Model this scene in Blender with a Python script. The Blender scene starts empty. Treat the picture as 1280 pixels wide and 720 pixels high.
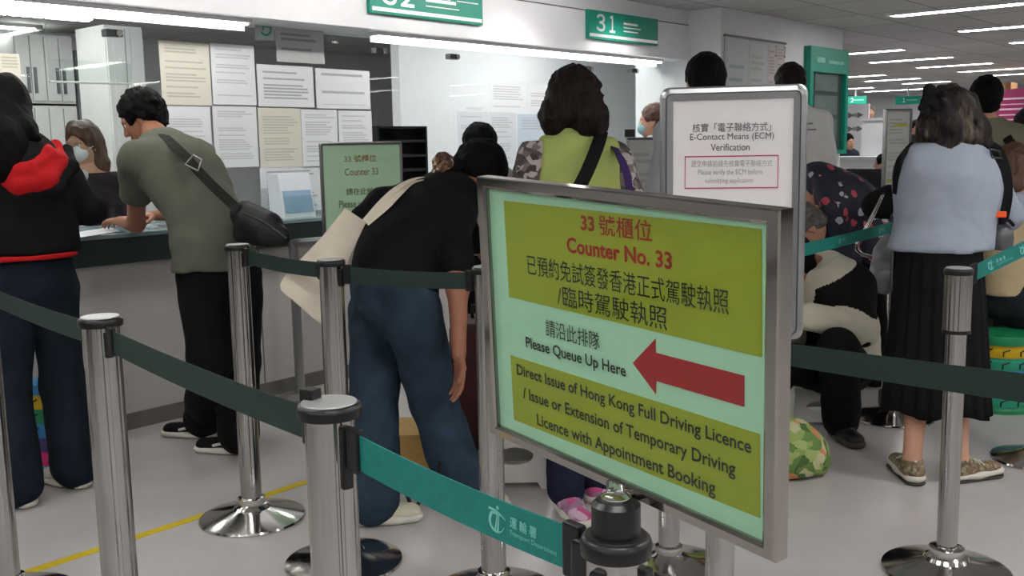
import bpy, bmesh, math, random
import numpy as np
from mathutils import Vector, Matrix
random.seed(7); np.random.seed(7)
S = bpy.context.scene
COL = S.collection

# ------------------------------------------------------------------ camera
CAM_H, FPX = 1.38, 1256.0
PITCH, ROLL, YAW = math.radians(8.0), math.radians(-1.07), math.radians(41.03)
def cam_axes():
    cp, sp, cr, sr = math.cos(PITCH), math.sin(PITCH), math.cos(ROLL), math.sin(ROLL)
    f = np.array([math.cos(YAW)*cp, math.sin(YAW)*cp, -sp])
    r = np.array([math.sin(YAW), -math.cos(YAW), 0.0])
    u = np.cross(r, f)
    return cr*r+sr*u, -sr*r+cr*u, f
CR, CU, CF = cam_axes()
EYE = np.array([0, 0, CAM_H])
cd = bpy.data.cameras.new('camera'); cd.sensor_width = 36; cd.lens = 36*FPX/1280; cd.clip_start = 0.05
cam = bpy.data.objects.new('camera', cd); COL.objects.link(cam)
cam.matrix_world = Matrix(((CR[0], CU[0], -CF[0], 0), (CR[1], CU[1], -CF[1], 0), (CR[2], CU[2], -CF[2], CAM_H), (0, 0, 0, 1)))
S.camera = cam
# surveying helpers: where a sight line from the photographer's position meets a known plane or distance
def ray(px, py): return CF + CR*((px-640)/FPX) - CU*((py-360)/FPX)
def at(px, py, d): return EYE + ray(px, py)*d
def onz(px, py, z=0.0):
    r = ray(px, py); return EYE + r*((z-CAM_H)/r[2])
def foot(px, py):
    p = onz(px, py, 0.0); return np.array([p[0], p[1], .09])
def ony(px, py, Y):
    r = ray(px, py); return EYE + r*(Y/r[1])
def onx(px, py, X):
    r = ray(px, py); return EYE + r*(X/r[0])

# ------------------------------------------------------------------ world, exposure
S.view_settings.view_transform = 'Standard'; S.view_settings.look = 'None'
S.view_settings.exposure = -0.02; S.view_settings.gamma = 1.0; S.view_settings.use_curve_mapping = False
w = bpy.data.worlds.new('world'); S.world = w; w.use_nodes = True
w.node_tree.nodes['Background'].inputs[0].default_value = (0.75, 0.78, 0.85, 1)
w.node_tree.nodes['Background'].inputs[1].default_value = 0.30
CEIL_E, FASCIA_E, OFFICE_E, SPOT_W = 22.0, 14.0, 24.0, 10.0

# ------------------------------------------------------------------ materials
def lin(c):
    return tuple(((x/255)/12.92 if x/255 <= .04045 else ((x/255+.055)/1.055)**2.4) for x in c)
MATS = {}
def nodes(name):
    m = bpy.data.materials.new(name); m.use_nodes = True
    nt = m.node_tree; b = nt.nodes['Principled BSDF']
    return m, nt, b
def N(nt, t, **kw):
    n = nt.nodes.new(t)
    for k, v in kw.items():
        if k.startswith('i_'):
            key = k[2:]; key = int(key) if key.isdigit() else key.replace('_', ' ')
            n.inputs[key].default_value = v
        else: setattr(n, k, v)
    return n
def L(nt, a, b): nt.links.new(a, b)
def mat(name, rgb, rough=.7, metal=0.0, var=.12, scale=14, bump=0.0, bscale=220, stretch=(1, 1, 1), spec=.4, sheen=0, fold=0.0):
    if name in MATS: return MATS[name]
    m, nt, b = nodes(name); c = lin(rgb)
    tc = N(nt, 'ShaderNodeTexCoord'); mp = N(nt, 'ShaderNodeMapping'); mp.inputs['Scale'].default_value = stretch
    L(nt, tc.outputs['Object'], mp.inputs[0])
    no = N(nt, 'ShaderNodeTexNoise', i_Scale=scale, i_Detail=4.0); L(nt, mp.outputs[0], no.inputs['Vector'])
    rp = N(nt, 'ShaderNodeValToRGB')
    rp.color_ramp.elements[0].position = .3; rp.color_ramp.elements[1].position = .7
    rp.color_ramp.elements[0].color = (*[max(0, x*(1-var)) for x in c], 1); rp.color_ramp.elements[1].color = (*[min(1, x*(1+var)) for x in c], 1)
    L(nt, no.outputs[0], rp.inputs[0]); L(nt, rp.outputs[0], b.inputs['Base Color'])
    b.inputs['Roughness'].default_value = rough; b.inputs['Metallic'].default_value = metal
    b.inputs['Specular IOR Level'].default_value = spec
    if sheen: b.inputs['Sheen Weight'].default_value = sheen
    if bump:
        n2 = N(nt, 'ShaderNodeTexNoise', i_Scale=bscale, i_Detail=3.0); L(nt, mp.outputs[0], n2.inputs['Vector'])
        bp = N(nt, 'ShaderNodeBump', i_Strength=bump, i_Distance=.01); L(nt, n2.outputs[0], bp.inputs['Height']); L(nt, bp.outputs[0], b.inputs['Normal'])
        if fold:   # soft creases of cloth
            n3 = N(nt, 'ShaderNodeTexNoise', i_Scale=7.0, i_Detail=1.0, i_Distortion=.7); L(nt, tc.outputs['Object'], n3.inputs['Vector'])
            b3 = N(nt, 'ShaderNodeBump', i_Strength=fold, i_Distance=.035); L(nt, n3.outputs[0], b3.inputs['Height']); L(nt, b3.outputs[0], bp.inputs['Normal'])
    MATS[name] = m; return m
def emit(name, rgb, e):
    if name in MATS: return MATS[name]
    m, nt, b = nodes(name); c = lin(rgb)
    b.inputs['Base Color'].default_value = (*c, 1); b.inputs['Emission Color'].default_value = (*c, 1); b.inputs['Emission Strength'].default_value = e
    MATS[name] = m; return m
def glass_mat(name, tint=(.93, .96, .95), refl=.02):
    m, nt, b = nodes(name); nt.nodes.remove(b); out = nt.nodes['Material Output']
    t = N(nt, 'ShaderNodeBsdfTransparent'); t.inputs[0].default_value = (*tint, 1)
    g = N(nt, 'ShaderNodeBsdfGlossy'); g.inputs['Roughness'].default_value = .02
    lw = N(nt, 'ShaderNodeLayerWeight'); lw.inputs[0].default_value = .5
    pw = N(nt, 'ShaderNodeMath', operation='POWER'); pw.inputs[1].default_value = 5.0; L(nt, lw.outputs['Facing'], pw.inputs[0])
    fr = N(nt, 'ShaderNodeMath', operation='MULTIPLY_ADD'); fr.inputs[1].default_value = .6; fr.inputs[2].default_value = refl; L(nt, pw.outputs[0], fr.inputs[0])
    mx = N(nt, 'ShaderNodeMixShader'); L(nt, fr.outputs[0], mx.inputs[0]); L(nt, t.outputs[0], mx.inputs[1]); L(nt, g.outputs[0], mx.inputs[2]); L(nt, mx.outputs[0], out.inputs[0])
    MATS[name] = m; return m
def ramp(nt, stops, interp='CONSTANT'):
    r = N(nt, 'ShaderNodeValToRGB'); r.color_ramp.interpolation = interp
    e = r.color_ramp.elements
    while len(e) < len(stops): e.new(1.0)
    for x, (p, c) in zip(e, stops): x.position = p; x.color = (*lin(c), 1)
    return r
def voro_mat(name, stops, scale, rough=.75, stretch=(1, 1, 1), warp=.0):
    m, nt, b = nodes(name)
    tc = N(nt, 'ShaderNodeTexCoord'); mp = N(nt, 'ShaderNodeMapping'); mp.inputs['Scale'].default_value = stretch
    L(nt, tc.outputs['Object'], mp.inputs[0]); v = N(nt, 'ShaderNodeTexVoronoi', i_Scale=scale); vec = mp.outputs[0]
    if warp:
        no = N(nt, 'ShaderNodeTexNoise', i_Scale=scale*.6); L(nt, vec, no.inputs['Vector'])
        ad = N(nt, 'ShaderNodeVectorMath', operation='MULTIPLY_ADD'); L(nt, no.outputs['Color'], ad.inputs[0]); ad.inputs[1].default_value = (warp,)*3; L(nt, vec, ad.inputs[2]); vec = ad.outputs[0]
    L(nt, vec, v.inputs['Vector'])
    sp = N(nt, 'ShaderNodeSeparateColor'); L(nt, v.outputs['Color'], sp.inputs[0])
    r = ramp(nt, stops); L(nt, sp.outputs[0], r.inputs[0]); L(nt, r.outputs[0], b.inputs['Base Color']); b.inputs['Roughness'].default_value = rough
    MATS[name] = m; return m
def floral_mat(name, base, scale):
    m, nt, b = nodes(name); tc = N(nt, 'ShaderNodeTexCoord'); v = N(nt, 'ShaderNodeTexVoronoi', i_Scale=scale)
    no = N(nt, 'ShaderNodeTexNoise', i_Scale=scale*3); L(nt, tc.outputs['Object'], no.inputs['Vector'])
    ad = N(nt, 'ShaderNodeVectorMath', operation='MULTIPLY_ADD'); L(nt, no.outputs['Color'], ad.inputs[0]); ad.inputs[1].default_value = (.03,)*3; L(nt, tc.outputs['Object'], ad.inputs[2])
    L(nt, ad.outputs[0], v.inputs['Vector'])
    sp = N(nt, 'ShaderNodeSeparateColor'); L(nt, v.outputs['Color'], sp.inputs[0])
    r = ramp(nt, [(0, (185, 70, 85)), (.3, (175, 180, 190)), (.5, (200, 110, 105)), (.68, base)]); L(nt, sp.outputs[0], r.inputs[0])
    lt = N(nt, 'ShaderNodeMath', operation='LESS_THAN'); lt.inputs[1].default_value = .33; L(nt, v.outputs['Distance'], lt.inputs[0])
    mx = N(nt, 'ShaderNodeMix', data_type='RGBA'); L(nt, lt.outputs[0], mx.inputs[0]); mx.inputs[6].default_value = (*lin(base), 1); L(nt, r.outputs[0], mx.inputs[7]); L(nt, mx.outputs[2], b.inputs['Base Color'])
    b.inputs['Roughness'].default_value = .7; MATS[name] = m; return m
def lines_mat(name, paper, ink, rows, seed, skip=.35):
    """printed sheet: grey lines of print too small to read, on UV-like generated coordinates"""
    if name in MATS: return MATS[name]
    m, nt, b = nodes(name); tc = N(nt, 'ShaderNodeTexCoord'); sx = N(nt, 'ShaderNodeSeparateXYZ'); L(nt, tc.outputs['UV'], sx.inputs[0])
    def mth(op, a, bv=None):
        n = N(nt, 'ShaderNodeMath', operation=op)
        if hasattr(a, 'links'): L(nt, a, n.inputs[0])
        else: n.inputs[0].default_value = a
        if bv is not None:
            if hasattr(bv, 'links'): L(nt, bv, n.inputs[1])
            else: n.inputs[1].default_value = bv
        return n.outputs[0]
    yr = mth('MULTIPLY', sx.outputs[1], rows); fl = mth('FLOOR', yr); fr = mth('FRACT', yr)
    wn = N(nt, 'ShaderNodeTexWhiteNoise', noise_dimensions='1D'); L(nt, mth('ADD', fl, seed*7.3), wn.inputs['W'])
    on = mth('GREATER_THAN', wn.outputs['Value'], skip)
    ln = mth('MULTIPLY', mth('GREATER_THAN', fr, .45), on)
    end = mth('LESS_THAN', sx.outputs[0], mth('ADD', mth('MULTIPLY', wn.outputs['Value'], .4), .52))
    ins = mth('MULTIPLY', mth('GREATER_THAN', sx.outputs[0], .1), end)
    top = mth('MULTIPLY', mth('LESS_THAN', sx.outputs[1], .93), mth('GREATER_THAN', sx.outputs[1], .1))
    no = N(nt, 'ShaderNodeTexNoise', i_Scale=60.0); L(nt, tc.outputs['UV'], no.inputs['Vector'])
    k = mth('MULTIPLY', mth('MULTIPLY', ln, ins), mth('MULTIPLY', top, mth('ADD', mth('MULTIPLY', no.outputs[0], .9), .1)))
    mx = N(nt, 'ShaderNodeMix', data_type='RGBA'); L(nt, k, mx.inputs[0]); mx.inputs[6].default_value = (*lin(paper), 1); mx.inputs[7].default_value = (*lin(ink), 1)
    L(nt, mx.outputs[2], b.inputs['Base Color']); b.inputs['Roughness'].default_value = .6; MATS[name] = m; return m

# ------------------------------------------------------------------ object helpers
def V(p): return np.array(p, float)
def nrm(v): v = V(v); return v/np.linalg.norm(v)
def thing(name, label, cat, loc=(0, 0, 0), group=None):
    o = bpy.data.objects.new(name, None); COL.objects.link(o); o.location = tuple(loc); o.empty_display_size = .1
    o['label'] = label; o['category'] = cat
    if group: o['group'] = group
    return o
def tag(o, label=None, cat=None, group=None, kind=None):
    if label: o['label'] = label
    if cat: o['category'] = cat
    if group: o['group'] = group
    if kind: o['kind'] = kind
    return o
def base_of(o):
    p = np.zeros(3)
    while o is not None: p = p + V(o.location); o = o.parent
    return p
class MB:
    """collects verts/faces in world coordinates; build() links them as ONE mesh"""
    def __init__(s): s.v = []; s.f = []; s.uv = None
    def add(s, vs, fs):
        n = len(s.v); s.v += [tuple(map(float, p)) for p in vs]; s.f += [tuple(int(i)+n for i in f) for f in fs]; return s
    def box(s, lo, hi, R=None, o=None, bev=0.0):
        lo, hi = V(lo), V(hi); bm = bmesh.new(); bmesh.ops.create_cube(bm, size=1)
        for v in bm.verts: v.co = Vector((lo+hi)/2 + V(v.co)*(hi-lo))
        if bev: bmesh.ops.bevel(bm, geom=bm.edges[:], offset=bev, segments=2, affect='EDGES', profile=.6)
        return s.bm(bm, R, o)
    def bm(s, bm, R=None, o=None):
        bm.verts.index_update(); vs = np.array([v.co for v in bm.verts]); fs = [[v.index for v in f.verts] for f in bm.faces]; bm.free()
        if R is not None: vs = vs@np.array(R).T
        if o is not None: vs = vs+V(o)
        return s.add(vs, fs)
    def lathe(s, prof, c=(0, 0, 0), n=32, R=None, flute=0, famp=0.0):
        c = V(c); vs = []; fs = []
        for r, z in prof:
            for i in range(n):
                a = 2*math.pi*i/n; rr = r*(1-famp*math.cos(a*flute/2)**2) if flute else r
                vs.append((rr*math.cos(a), rr*math.sin(a), z))
        for j in range(len(prof)-1):
            for i in range(n): fs.append((j*n+i, j*n+(i+1) % n, (j+1)*n+(i+1) % n, (j+1)*n+i))
        if prof[0][0] > 1e-5: fs.append(tuple(range(n-1, -1, -1)))
        if prof[-1][0] > 1e-5: fs.append(tuple((len(prof)-1)*n+i for i in range(n)))
        vs = np.array(vs)
        if R is not None: vs = vs@np.array(R).T
        return s.add(vs+c, fs)
    def tube(s, pts, r, n=8, closed=False):
        pts = [V(p) for p in pts]; m = len(pts); rs = r if hasattr(r, '__len__') else [r]*m; vs = []; fs = []; ref = None
        for i, p in enumerate(pts):
            t = nrm((pts[(i+1) % m] if closed or i < m-1 else p)-(pts[i-1] if closed or i > 0 else p))
            if ref is None: ref = nrm(np.cross(t, (0, 0, 1) if abs(t[2]) < .9 else (1, 0, 0)))
            ref = nrm(ref-t*(ref@t)); b = np.cross(t, ref)
            for k in range(n):
                a = 2*math.pi*k/n; vs.append(p+rs[i]*(math.cos(a)*ref+math.sin(a)*b))
        for i in range(m if closed else m-1):
            j = (i+1) % m
            for k in range(n): fs.append((i*n+k, i*n+(k+1) % n, j*n+(k+1) % n, j*n+k))
        if not closed: fs += [tuple(range(n-1, -1, -1)), tuple((m-1)*n+k for k in range(n))]
        return s.add(vs, fs)
    def ring(s, outer, inner, th, n):
        """flat closed frame between two matching loops, thickness th along n"""
        o, i = [V(p) for p in outer], [V(p) for p in inner]; k = len(o); n = V(n)*th
        vs = o+i+[p+n for p in o]+[p+n for p in i]; fs = []
        for a in range(k):
            b = (a+1) % k
            fs += [(a, b, k+b, k+a), (2*k+a, 3*k+a, 3*k+b, 2*k+b), (a, 2*k+a, 2*k+b, b), (k+a, k+b, 3*k+b, 3*k+a)]
        return s.add(vs, fs)
    def strip(s, A, B, th):
        """band with thickness between polylines A and B"""
        A = [V(p) for p in A]; B = [V(p) for p in B]; n = len(A); vs = []; fs = []
        for i in range(n):
            t = (A[min(i+1, n-1)]-A[max(i-1, 0)]); nn = nrm(np.cross(t, B[i]-A[i]))*th/2
            vs += [A[i]+nn, B[i]+nn, B[i]-nn, A[i]-nn]
        for i in range(n-1):
            for k in range(4): fs.append((i*4+k, i*4+(k+1) % 4, i*4+4+(k+1) % 4, i*4+4+k))
        fs += [(3, 2, 1, 0), tuple((n-1)*4+k for k in range(4))]
        return s.add(vs, fs)
    def slab(s, quad, th, uv=True):
        """quad TL TR BR BL (seen from the front), thickness backwards"""
        q = [V(p) for p in quad]; nn = nrm(np.cross(q[1]-q[0], q[3]-q[0]))  # points away from viewer
        vs = q+[p+nn*th for p in q]
        return s.add(vs, [(3, 2, 1, 0), (4, 5, 6, 7), (0, 1, 5, 4), (1, 2, 6, 5), (2, 3, 7, 6), (3, 0, 4, 7)])
    def prism(s, poly, o, u, v, n, th):
        """2-D polygon in the plane (o,u,v), thickness th along n"""
        o, u, v, n = V(o), V(u), V(v), V(n); k = len(poly)
        a = [o+u*x+v*y for x, y in poly]; vs = a+[p+n*th for p in a]
        return s.add(vs, [tuple(range(k)), tuple(range(2*k-1, k-1, -1))]+[(i, (i+1) % k, k+(i+1) % k, k+i) for i in range(k)])
    def build(s, name, m, parent=None, smooth=False, uvq=False, angle=None):
        me = bpy.data.meshes.new(name); off = base_of(parent)
        if smooth == 'flatcaps': pass
        me.from_pydata([tuple(V(p)-off) for p in s.v], [], s.f); me.update()
        bm = bmesh.new(); bm.from_mesh(me); bmesh.ops.recalc_face_normals(bm, faces=bm.faces[:]); bm.to_mesh(me); bm.free()
        if uvq:   # the front quad carries 0..1
            uvl = me.uv_layers.new(name='UVMap')
            for p in me.polygons:
                for li in p.loop_indices:
                    vi = me.loops[li].vertex_index % 4; uvl.data[li].uv = [(0, 1), (1, 1), (1, 0), (0, 0)][vi]
        o = bpy.data.objects.new(name, me); COL.objects.link(o); me.materials.append(m)
        if parent is not None: o.parent = parent
        if smooth:
            me.polygons.foreach_set('use_smooth', [True]*len(me.polygons))
            bm = bmesh.new(); bm.from_mesh(me)
            for e in bm.edges:
                if len(e.link_faces) == 2 and e.calc_face_angle(0) > math.radians(angle or 40): e.smooth = False
            bm.to_mesh(me); bm.free()
        return o
def struct(o): o['kind'] = 'structure'; return o
def copy_tree(o, parent=None):
    c = o.copy(); COL.objects.link(c)
    if parent is not None: c.parent = parent
    for ch in [x for x in CHILD.get(o.name, [])]: copy_tree(ch, c)
    return c
CHILD = {}
def index_children():
    CHILD.clear()
    for o in bpy.data.objects:
        if o.parent: CHILD.setdefault(o.parent.name, []).append(o)

def text(name, s, o, u, v, width, height, m, parent, bold=0.0, lift=.0004, th=.0003, centre=False):
    """raised lettering; o = lower left corner, u/v unit axes of the surface, fitted to width x height"""
    u, v = V(u), V(v); n = np.cross(u, v)
    c = bpy.data.curves.new(name, 'FONT'); c.body = s; c.size = 1; c.offset = bold; c.resolution_u = 3
    t = bpy.data.objects.new(name, c); COL.objects.link(t); bpy.context.view_layer.update()
    dg = bpy.context.evaluated_depsgraph_get(); me = bpy.data.meshes.new_from_object(t.evaluated_get(dg))
    bpy.data.objects.remove(t); bpy.data.curves.remove(c)
    co = np.array([q.co for q in me.vertices]); lo, hi = co.min(0), co.max(0)
    fs = [tuple(p.vertices) for p in me.polygons]; bpy.data.meshes.remove(me)
    sy = height/(hi[1]-lo[1]); sx = width/(hi[0]-lo[0]) if width else sy
    o = V(o) - (u*(hi[0]-lo[0])*sx/2 if centre else 0)
    pts = [o+u*(p[0]-lo[0])*sx+v*(p[1]-lo[1])*sy+n*lift for p in co]
    return MB().add(pts, fs).build(name, m, parent)

# ------------------------------------------------------------------ soft body surfaces (distance fields meshed with surface nets)
class SDF:
    def __init__(s): s.p = []
    def cone(s, a, b, ra, rb=None, k=.03, ax=None, fl=1.0): s.p.append(('c', V(a), V(b), ra, ra if rb is None else rb, k, None if ax is None else nrm(ax), fl)); return s
    def chain(s, pts, rs, k=.02, ax=None, fl=1.0):
        for i in range(len(pts)-1): s.cone(pts[i], pts[i+1], rs[i], rs[i+1], k, ax, fl)
        return s
    def ell(s, c, r, R=None, k=.02, neg=False): s.p.append(('n' if neg else 'e', V(c), V(r), np.eye(3) if R is None else np.array(R), k)); return s
    def cut(s, p, n): s.p.append(('p', V(p), nrm(n))); return s
    def mesh(s, h, noise=(0, 1), nst=(1, 1, 1), smooth=1, seed=0):
        lo = np.full(3, 1e9); hi = -lo
        for q in s.p:
            if q[0] == 'c':
                r = max(q[3], q[4])
                for e in (q[1], q[2]): lo = np.minimum(lo, e-r); hi = np.maximum(hi, e+r)
            elif q[0] == 'e': r = max(q[2]); lo = np.minimum(lo, q[1]-r); hi = np.maximum(hi, q[1]+r)
        pad = 3*h+noise[0]*2; lo -= pad; hi += pad
        n = np.ceil((hi-lo)/h).astype(int)+1
        F = np.full(n, .25); axs = [lo[i]+h*np.arange(n[i]) for i in range(3)]
        def region(c0, c1):
            i0 = np.clip(np.floor((c0-lo)/h).astype(int), 0, n-1); i1 = np.clip(np.ceil((c1-lo)/h).astype(int)+1, 1, n)
            sl = tuple(slice(a, b) for a, b in zip(i0, i1))
            P = np.stack(np.meshgrid(*[axs[i][sl[i]] for i in range(3)], indexing='ij'), -1)
            return sl, P
        for q in s.p:
            if q[0] == 'c':
                _, a, b, ra, rb, k, ax, fl = q; r = max(ra, rb)+k+.02
                sl, P = region(np.minimum(a, b)-r, np.maximum(a, b)+r); d = b-a; dd = d@d
                t = np.clip(((P-a)@d)/dd, 0, 1) if dd > 1e-12 else np.zeros(P.shape[:3])
                off = P-a-t[..., None]*d
                if ax is not None: off = off+((1/fl-1)*(off@ax))[..., None]*ax
                D = (np.linalg.norm(off, axis=-1)-(ra+(rb-ra)*t))*(1 if ax is None else (fl+1)/2)
            elif q[0] in 'en':
                _, c, r, R, k = q; m = max(r)+k+.02; sl, P = region(c-m, c+m)
                l = (P-c)@R; k0 = np.linalg.norm(l/r, axis=-1); k1 = np.linalg.norm(l/r**2, axis=-1)+1e-9; D = k0*(k0-1)/k1
            else:
                P = np.stack(np.meshgrid(*axs, indexing='ij'), -1); F = np.maximum(F, (P-q[1])@q[2]); continue
            G = F[sl]
            if q[0] == 'n':
                D = -D; hh = np.clip(.5-.5*(D-G)/k, 0, 1) if False else np.clip(.5+.5*(D-G)/k, 0, 1); F[sl] = G+(D-G)*hh+k*hh*(1-hh)
            else:
                hh = np.clip(.5+.5*(G-D)/k, 0, 1); F[sl] = G+(D-G)*hh-k*hh*(1-hh)
        if noise[0]:
            P = np.stack(np.meshgrid(*axs, indexing='ij'), -1)*V(nst)*noise[1]; rs = np.random.RandomState(seed); T = 0
            for j in range(6):
                w_ = rs.randn(3); w_ *= (1+.35*j)/np.linalg.norm(w_); T = T+np.sin(P@w_+rs.rand()*6.3+1.3*np.sin(P@np.roll(w_, 1)+rs.rand()*6))/(1+.3*j)
            F = F+noise[0]*T/2.2
        F[0] = F[-1] = .1; F[:, 0] = F[:, -1] = .1; F[:, :, 0] = F[:, :, -1] = .1
        return surf_nets(F, lo, h, smooth)
def surf_nets(F, lo, h, smooth):
    n = np.array(F.shape); neg = F < 0
    c = sum(neg[i:n[0]-1+i, j:n[1]-1+j, k:n[2]-1+k].astype(int) for i in (0, 1) for j in (0, 1) for k in (0, 1))
    act = (c > 0) & (c < 8); ids = np.argwhere(act); idx = -np.ones(n-1, int); idx[act] = np.arange(len(ids))
    acc = np.zeros((len(ids), 3)); cnt = np.zeros(len(ids)); I, J, K = ids.T
    for a in range(3):
        o = [x for x in range(3) if x != a]
        for u in (0, 1):
            for v in (0, 1):
                e = np.zeros(3, int); e[o[0]] = u; e[o[1]] = v; g = e.copy(); g[a] = 1
                f0 = F[I+e[0], J+e[1], K+e[2]]; f1 = F[I+g[0], J+g[1], K+g[2]]; m = (f0 < 0) != (f1 < 0)
                t = f0/(f0-f1+1e-30); p = np.tile(e.astype(float), (len(ids), 1)); p[:, a] += t
                acc[m] += p[m]; cnt[m] += 1
    vs = lo+h*(ids+acc/cnt[:, None]); fs = []
    for a in range(3):
        b, c_ = (a+1) % 3, (a+2) % 3; sl0 = [slice(1, -1)]*3; sl0[a] = slice(0, -1); sl1 = [slice(1, -1)]*3; sl1[a] = slice(1, None)
        A = neg[tuple(sl0)]; B = neg[tuple(sl1)]; x = np.argwhere(A != B)
        if len(x) == 0: continue
        fl = A[tuple(x.T)]; base = x+1; base[:, a] -= 1
        def cell(db, dc): y = base.copy(); y[:, b] -= db; y[:, c_] -= dc; return idx[tuple(y.T)]
        q = np.stack([cell(1, 1), cell(0, 1), cell(0, 0), cell(1, 0)], 1); q[~fl] = q[~fl][:, ::-1]; fs.append(q)
    fs = np.concatenate(fs)
    for _ in range(smooth):
        s_ = np.zeros_like(vs); ct = np.zeros(len(vs))
        for i in range(4):
            np.add.at(s_, fs[:, i], vs[fs[:, (i+1) % 4]]+vs[fs[:, i-1]]); np.add.at(ct, fs[:, i], 2)
        vs = .45*vs+.55*s_/ct[:, None]
    return vs, fs
def soft(name, parts, m, parent=None, mats=None, pick=None):
    """parts: list of (verts, faces) joined into one mesh object; parts may carry further material slots"""
    vs = []; fs = []; k = 0
    for v, f in parts: vs.append(v); fs.append(f+k); k += len(v)
    vs = np.concatenate(vs)-base_of(parent); fs = np.concatenate(fs)
    me = bpy.data.meshes.new(name); me.vertices.add(len(vs)); me.vertices.foreach_set('co', vs.ravel())
    me.loops.add(fs.size); me.loops.foreach_set('vertex_index', fs.ravel().astype(np.int32))
    me.polygons.add(len(fs)); me.polygons.foreach_set('loop_start', np.arange(0, fs.size, 4, dtype=np.int32))
    me.update(calc_edges=True); me.polygons.foreach_set('use_smooth', [True]*len(fs))
    for x in [m]+(mats or []): me.materials.append(x)
    if pick is not None:
        cen = (vs[fs].mean(1))+base_of(parent); me.polygons.foreach_set('material_index', pick(cen).astype(np.int32))
    o = bpy.data.objects.new(name, me); COL.objects.link(o)
    if parent is not None: o.parent = parent
    return o
# ------------------------------------------------------------------ palette
white = mat('white_paint', (226, 226, 230), .55, var=.02)
fascia_m = mat('fascia_panel', (232, 232, 236), .35, var=.015)
cabinet_m = mat('cabinet_white', (214, 214, 214), .5, var=.03)
def panel_mat():   # invented light and dark panels on the unseen walls, to streak the chrome
    m, nt, b = nodes('streak_panels'); tc = N(nt, 'ShaderNodeTexCoord'); sx = N(nt, 'ShaderNodeSeparateXYZ'); L(nt, tc.outputs['Object'], sx.inputs[0])
    ad = N(nt, 'ShaderNodeMath', operation='ADD'); L(nt, sx.outputs[0], ad.inputs[0]); L(nt, sx.outputs[1], ad.inputs[1])
    dv = N(nt, 'ShaderNodeMath', operation='DIVIDE'); dv.inputs[1].default_value = .75; L(nt, ad.outputs[0], dv.inputs[0])
    fl = N(nt, 'ShaderNodeMath', operation='FLOOR'); L(nt, dv.outputs[0], fl.inputs[0]); wn = N(nt, 'ShaderNodeTexWhiteNoise', noise_dimensions='1D'); L(nt, fl.outputs[0], wn.inputs['W'])
    r = ramp(nt, [(0, (26, 27, 30)), (.35, (120, 120, 122)), (.6, (60, 62, 66)), (.72, (215, 215, 216))]); L(nt, wn.outputs['Value'], r.inputs[0]); L(nt, r.outputs[0], b.inputs['Base Color']); b.inputs['Roughness'].default_value = .6; return m
hall_grey = panel_mat()
grey_wall = mat('grey_wall', (206, 208, 210), .6, var=.03)
desk_front = mat('counter_front', (188, 186, 184), .55, var=.03)
dark_edge = mat('dark_counter_edge', (38, 50, 50), .35, var=.1)
worktop_m = mat('worktop', (120, 140, 146), .25, var=.05)
skirt_m = mat('baseboard_grey', (108, 106, 103), .5, var=.06)
steel = mat('polished_steel', (205, 202, 200), .13, 1.0, var=.04, scale=6)
alu = mat('brushed_aluminium', (168, 166, 164), .13, 1.0, var=.06, scale=30, stretch=(6, 6, .3))
frame_alu = mat('satin_aluminium', (160, 161, 162), .3, .9, var=.04)
mirror = mat('mirror_steel', (158, 153, 149), .08, 1.0, var=.03, scale=5)
black_p = mat('black_plastic', (20, 20, 21), .35, var=.15)
black_g = mat('black_gloss', (14, 14, 15), .18, var=.15)
teal = mat('teal_webbing', (10, 114, 107), .6, var=.12, scale=60, bump=.25, bscale=900)
dteal = mat('dark_green_webbing', (19, 42, 36), .65, var=.14, scale=60, bump=.25, bscale=900)
belt_print = mat('belt_print', (120, 190, 180), .6)
signgreen = mat('sign_green', (14, 140, 118), .4, var=.05)
silver_l = mat('silver_letter', (222, 226, 228), .3, .3, var=.03)
white_l = mat('white_letter', (235, 240, 240), .5, var=.02)
ink = mat('black_ink', (24, 30, 20), .6)
red_ink = mat('red_ink', (150, 30, 12), .6)
arrow_red = mat('arrow_red', (158, 18, 32), .5, var=.05)
mint = mat('mint_paper', (166, 205, 182), .6, var=.02)
lime = mat('lime_paper', (144, 152, 34), .6, var=.03)
lamp_e = emit('lamp_diffuser', (255, 253, 250), CEIL_E*1.6)
office_e = emit('office_lamp', (255, 253, 250), OFFICE_E)
strip_e = emit('fascia_strip', (255, 252, 244), FASCIA_E)
down_e = emit('downlight', (255, 252, 244), 12.0)
glass = glass_mat('counter_glass')
glass2 = glass_mat('cover_glass', (.95, .98, .95))
yellow = mat('yellow_tape', (196, 172, 20), .6, var=.1, scale=40)

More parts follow.
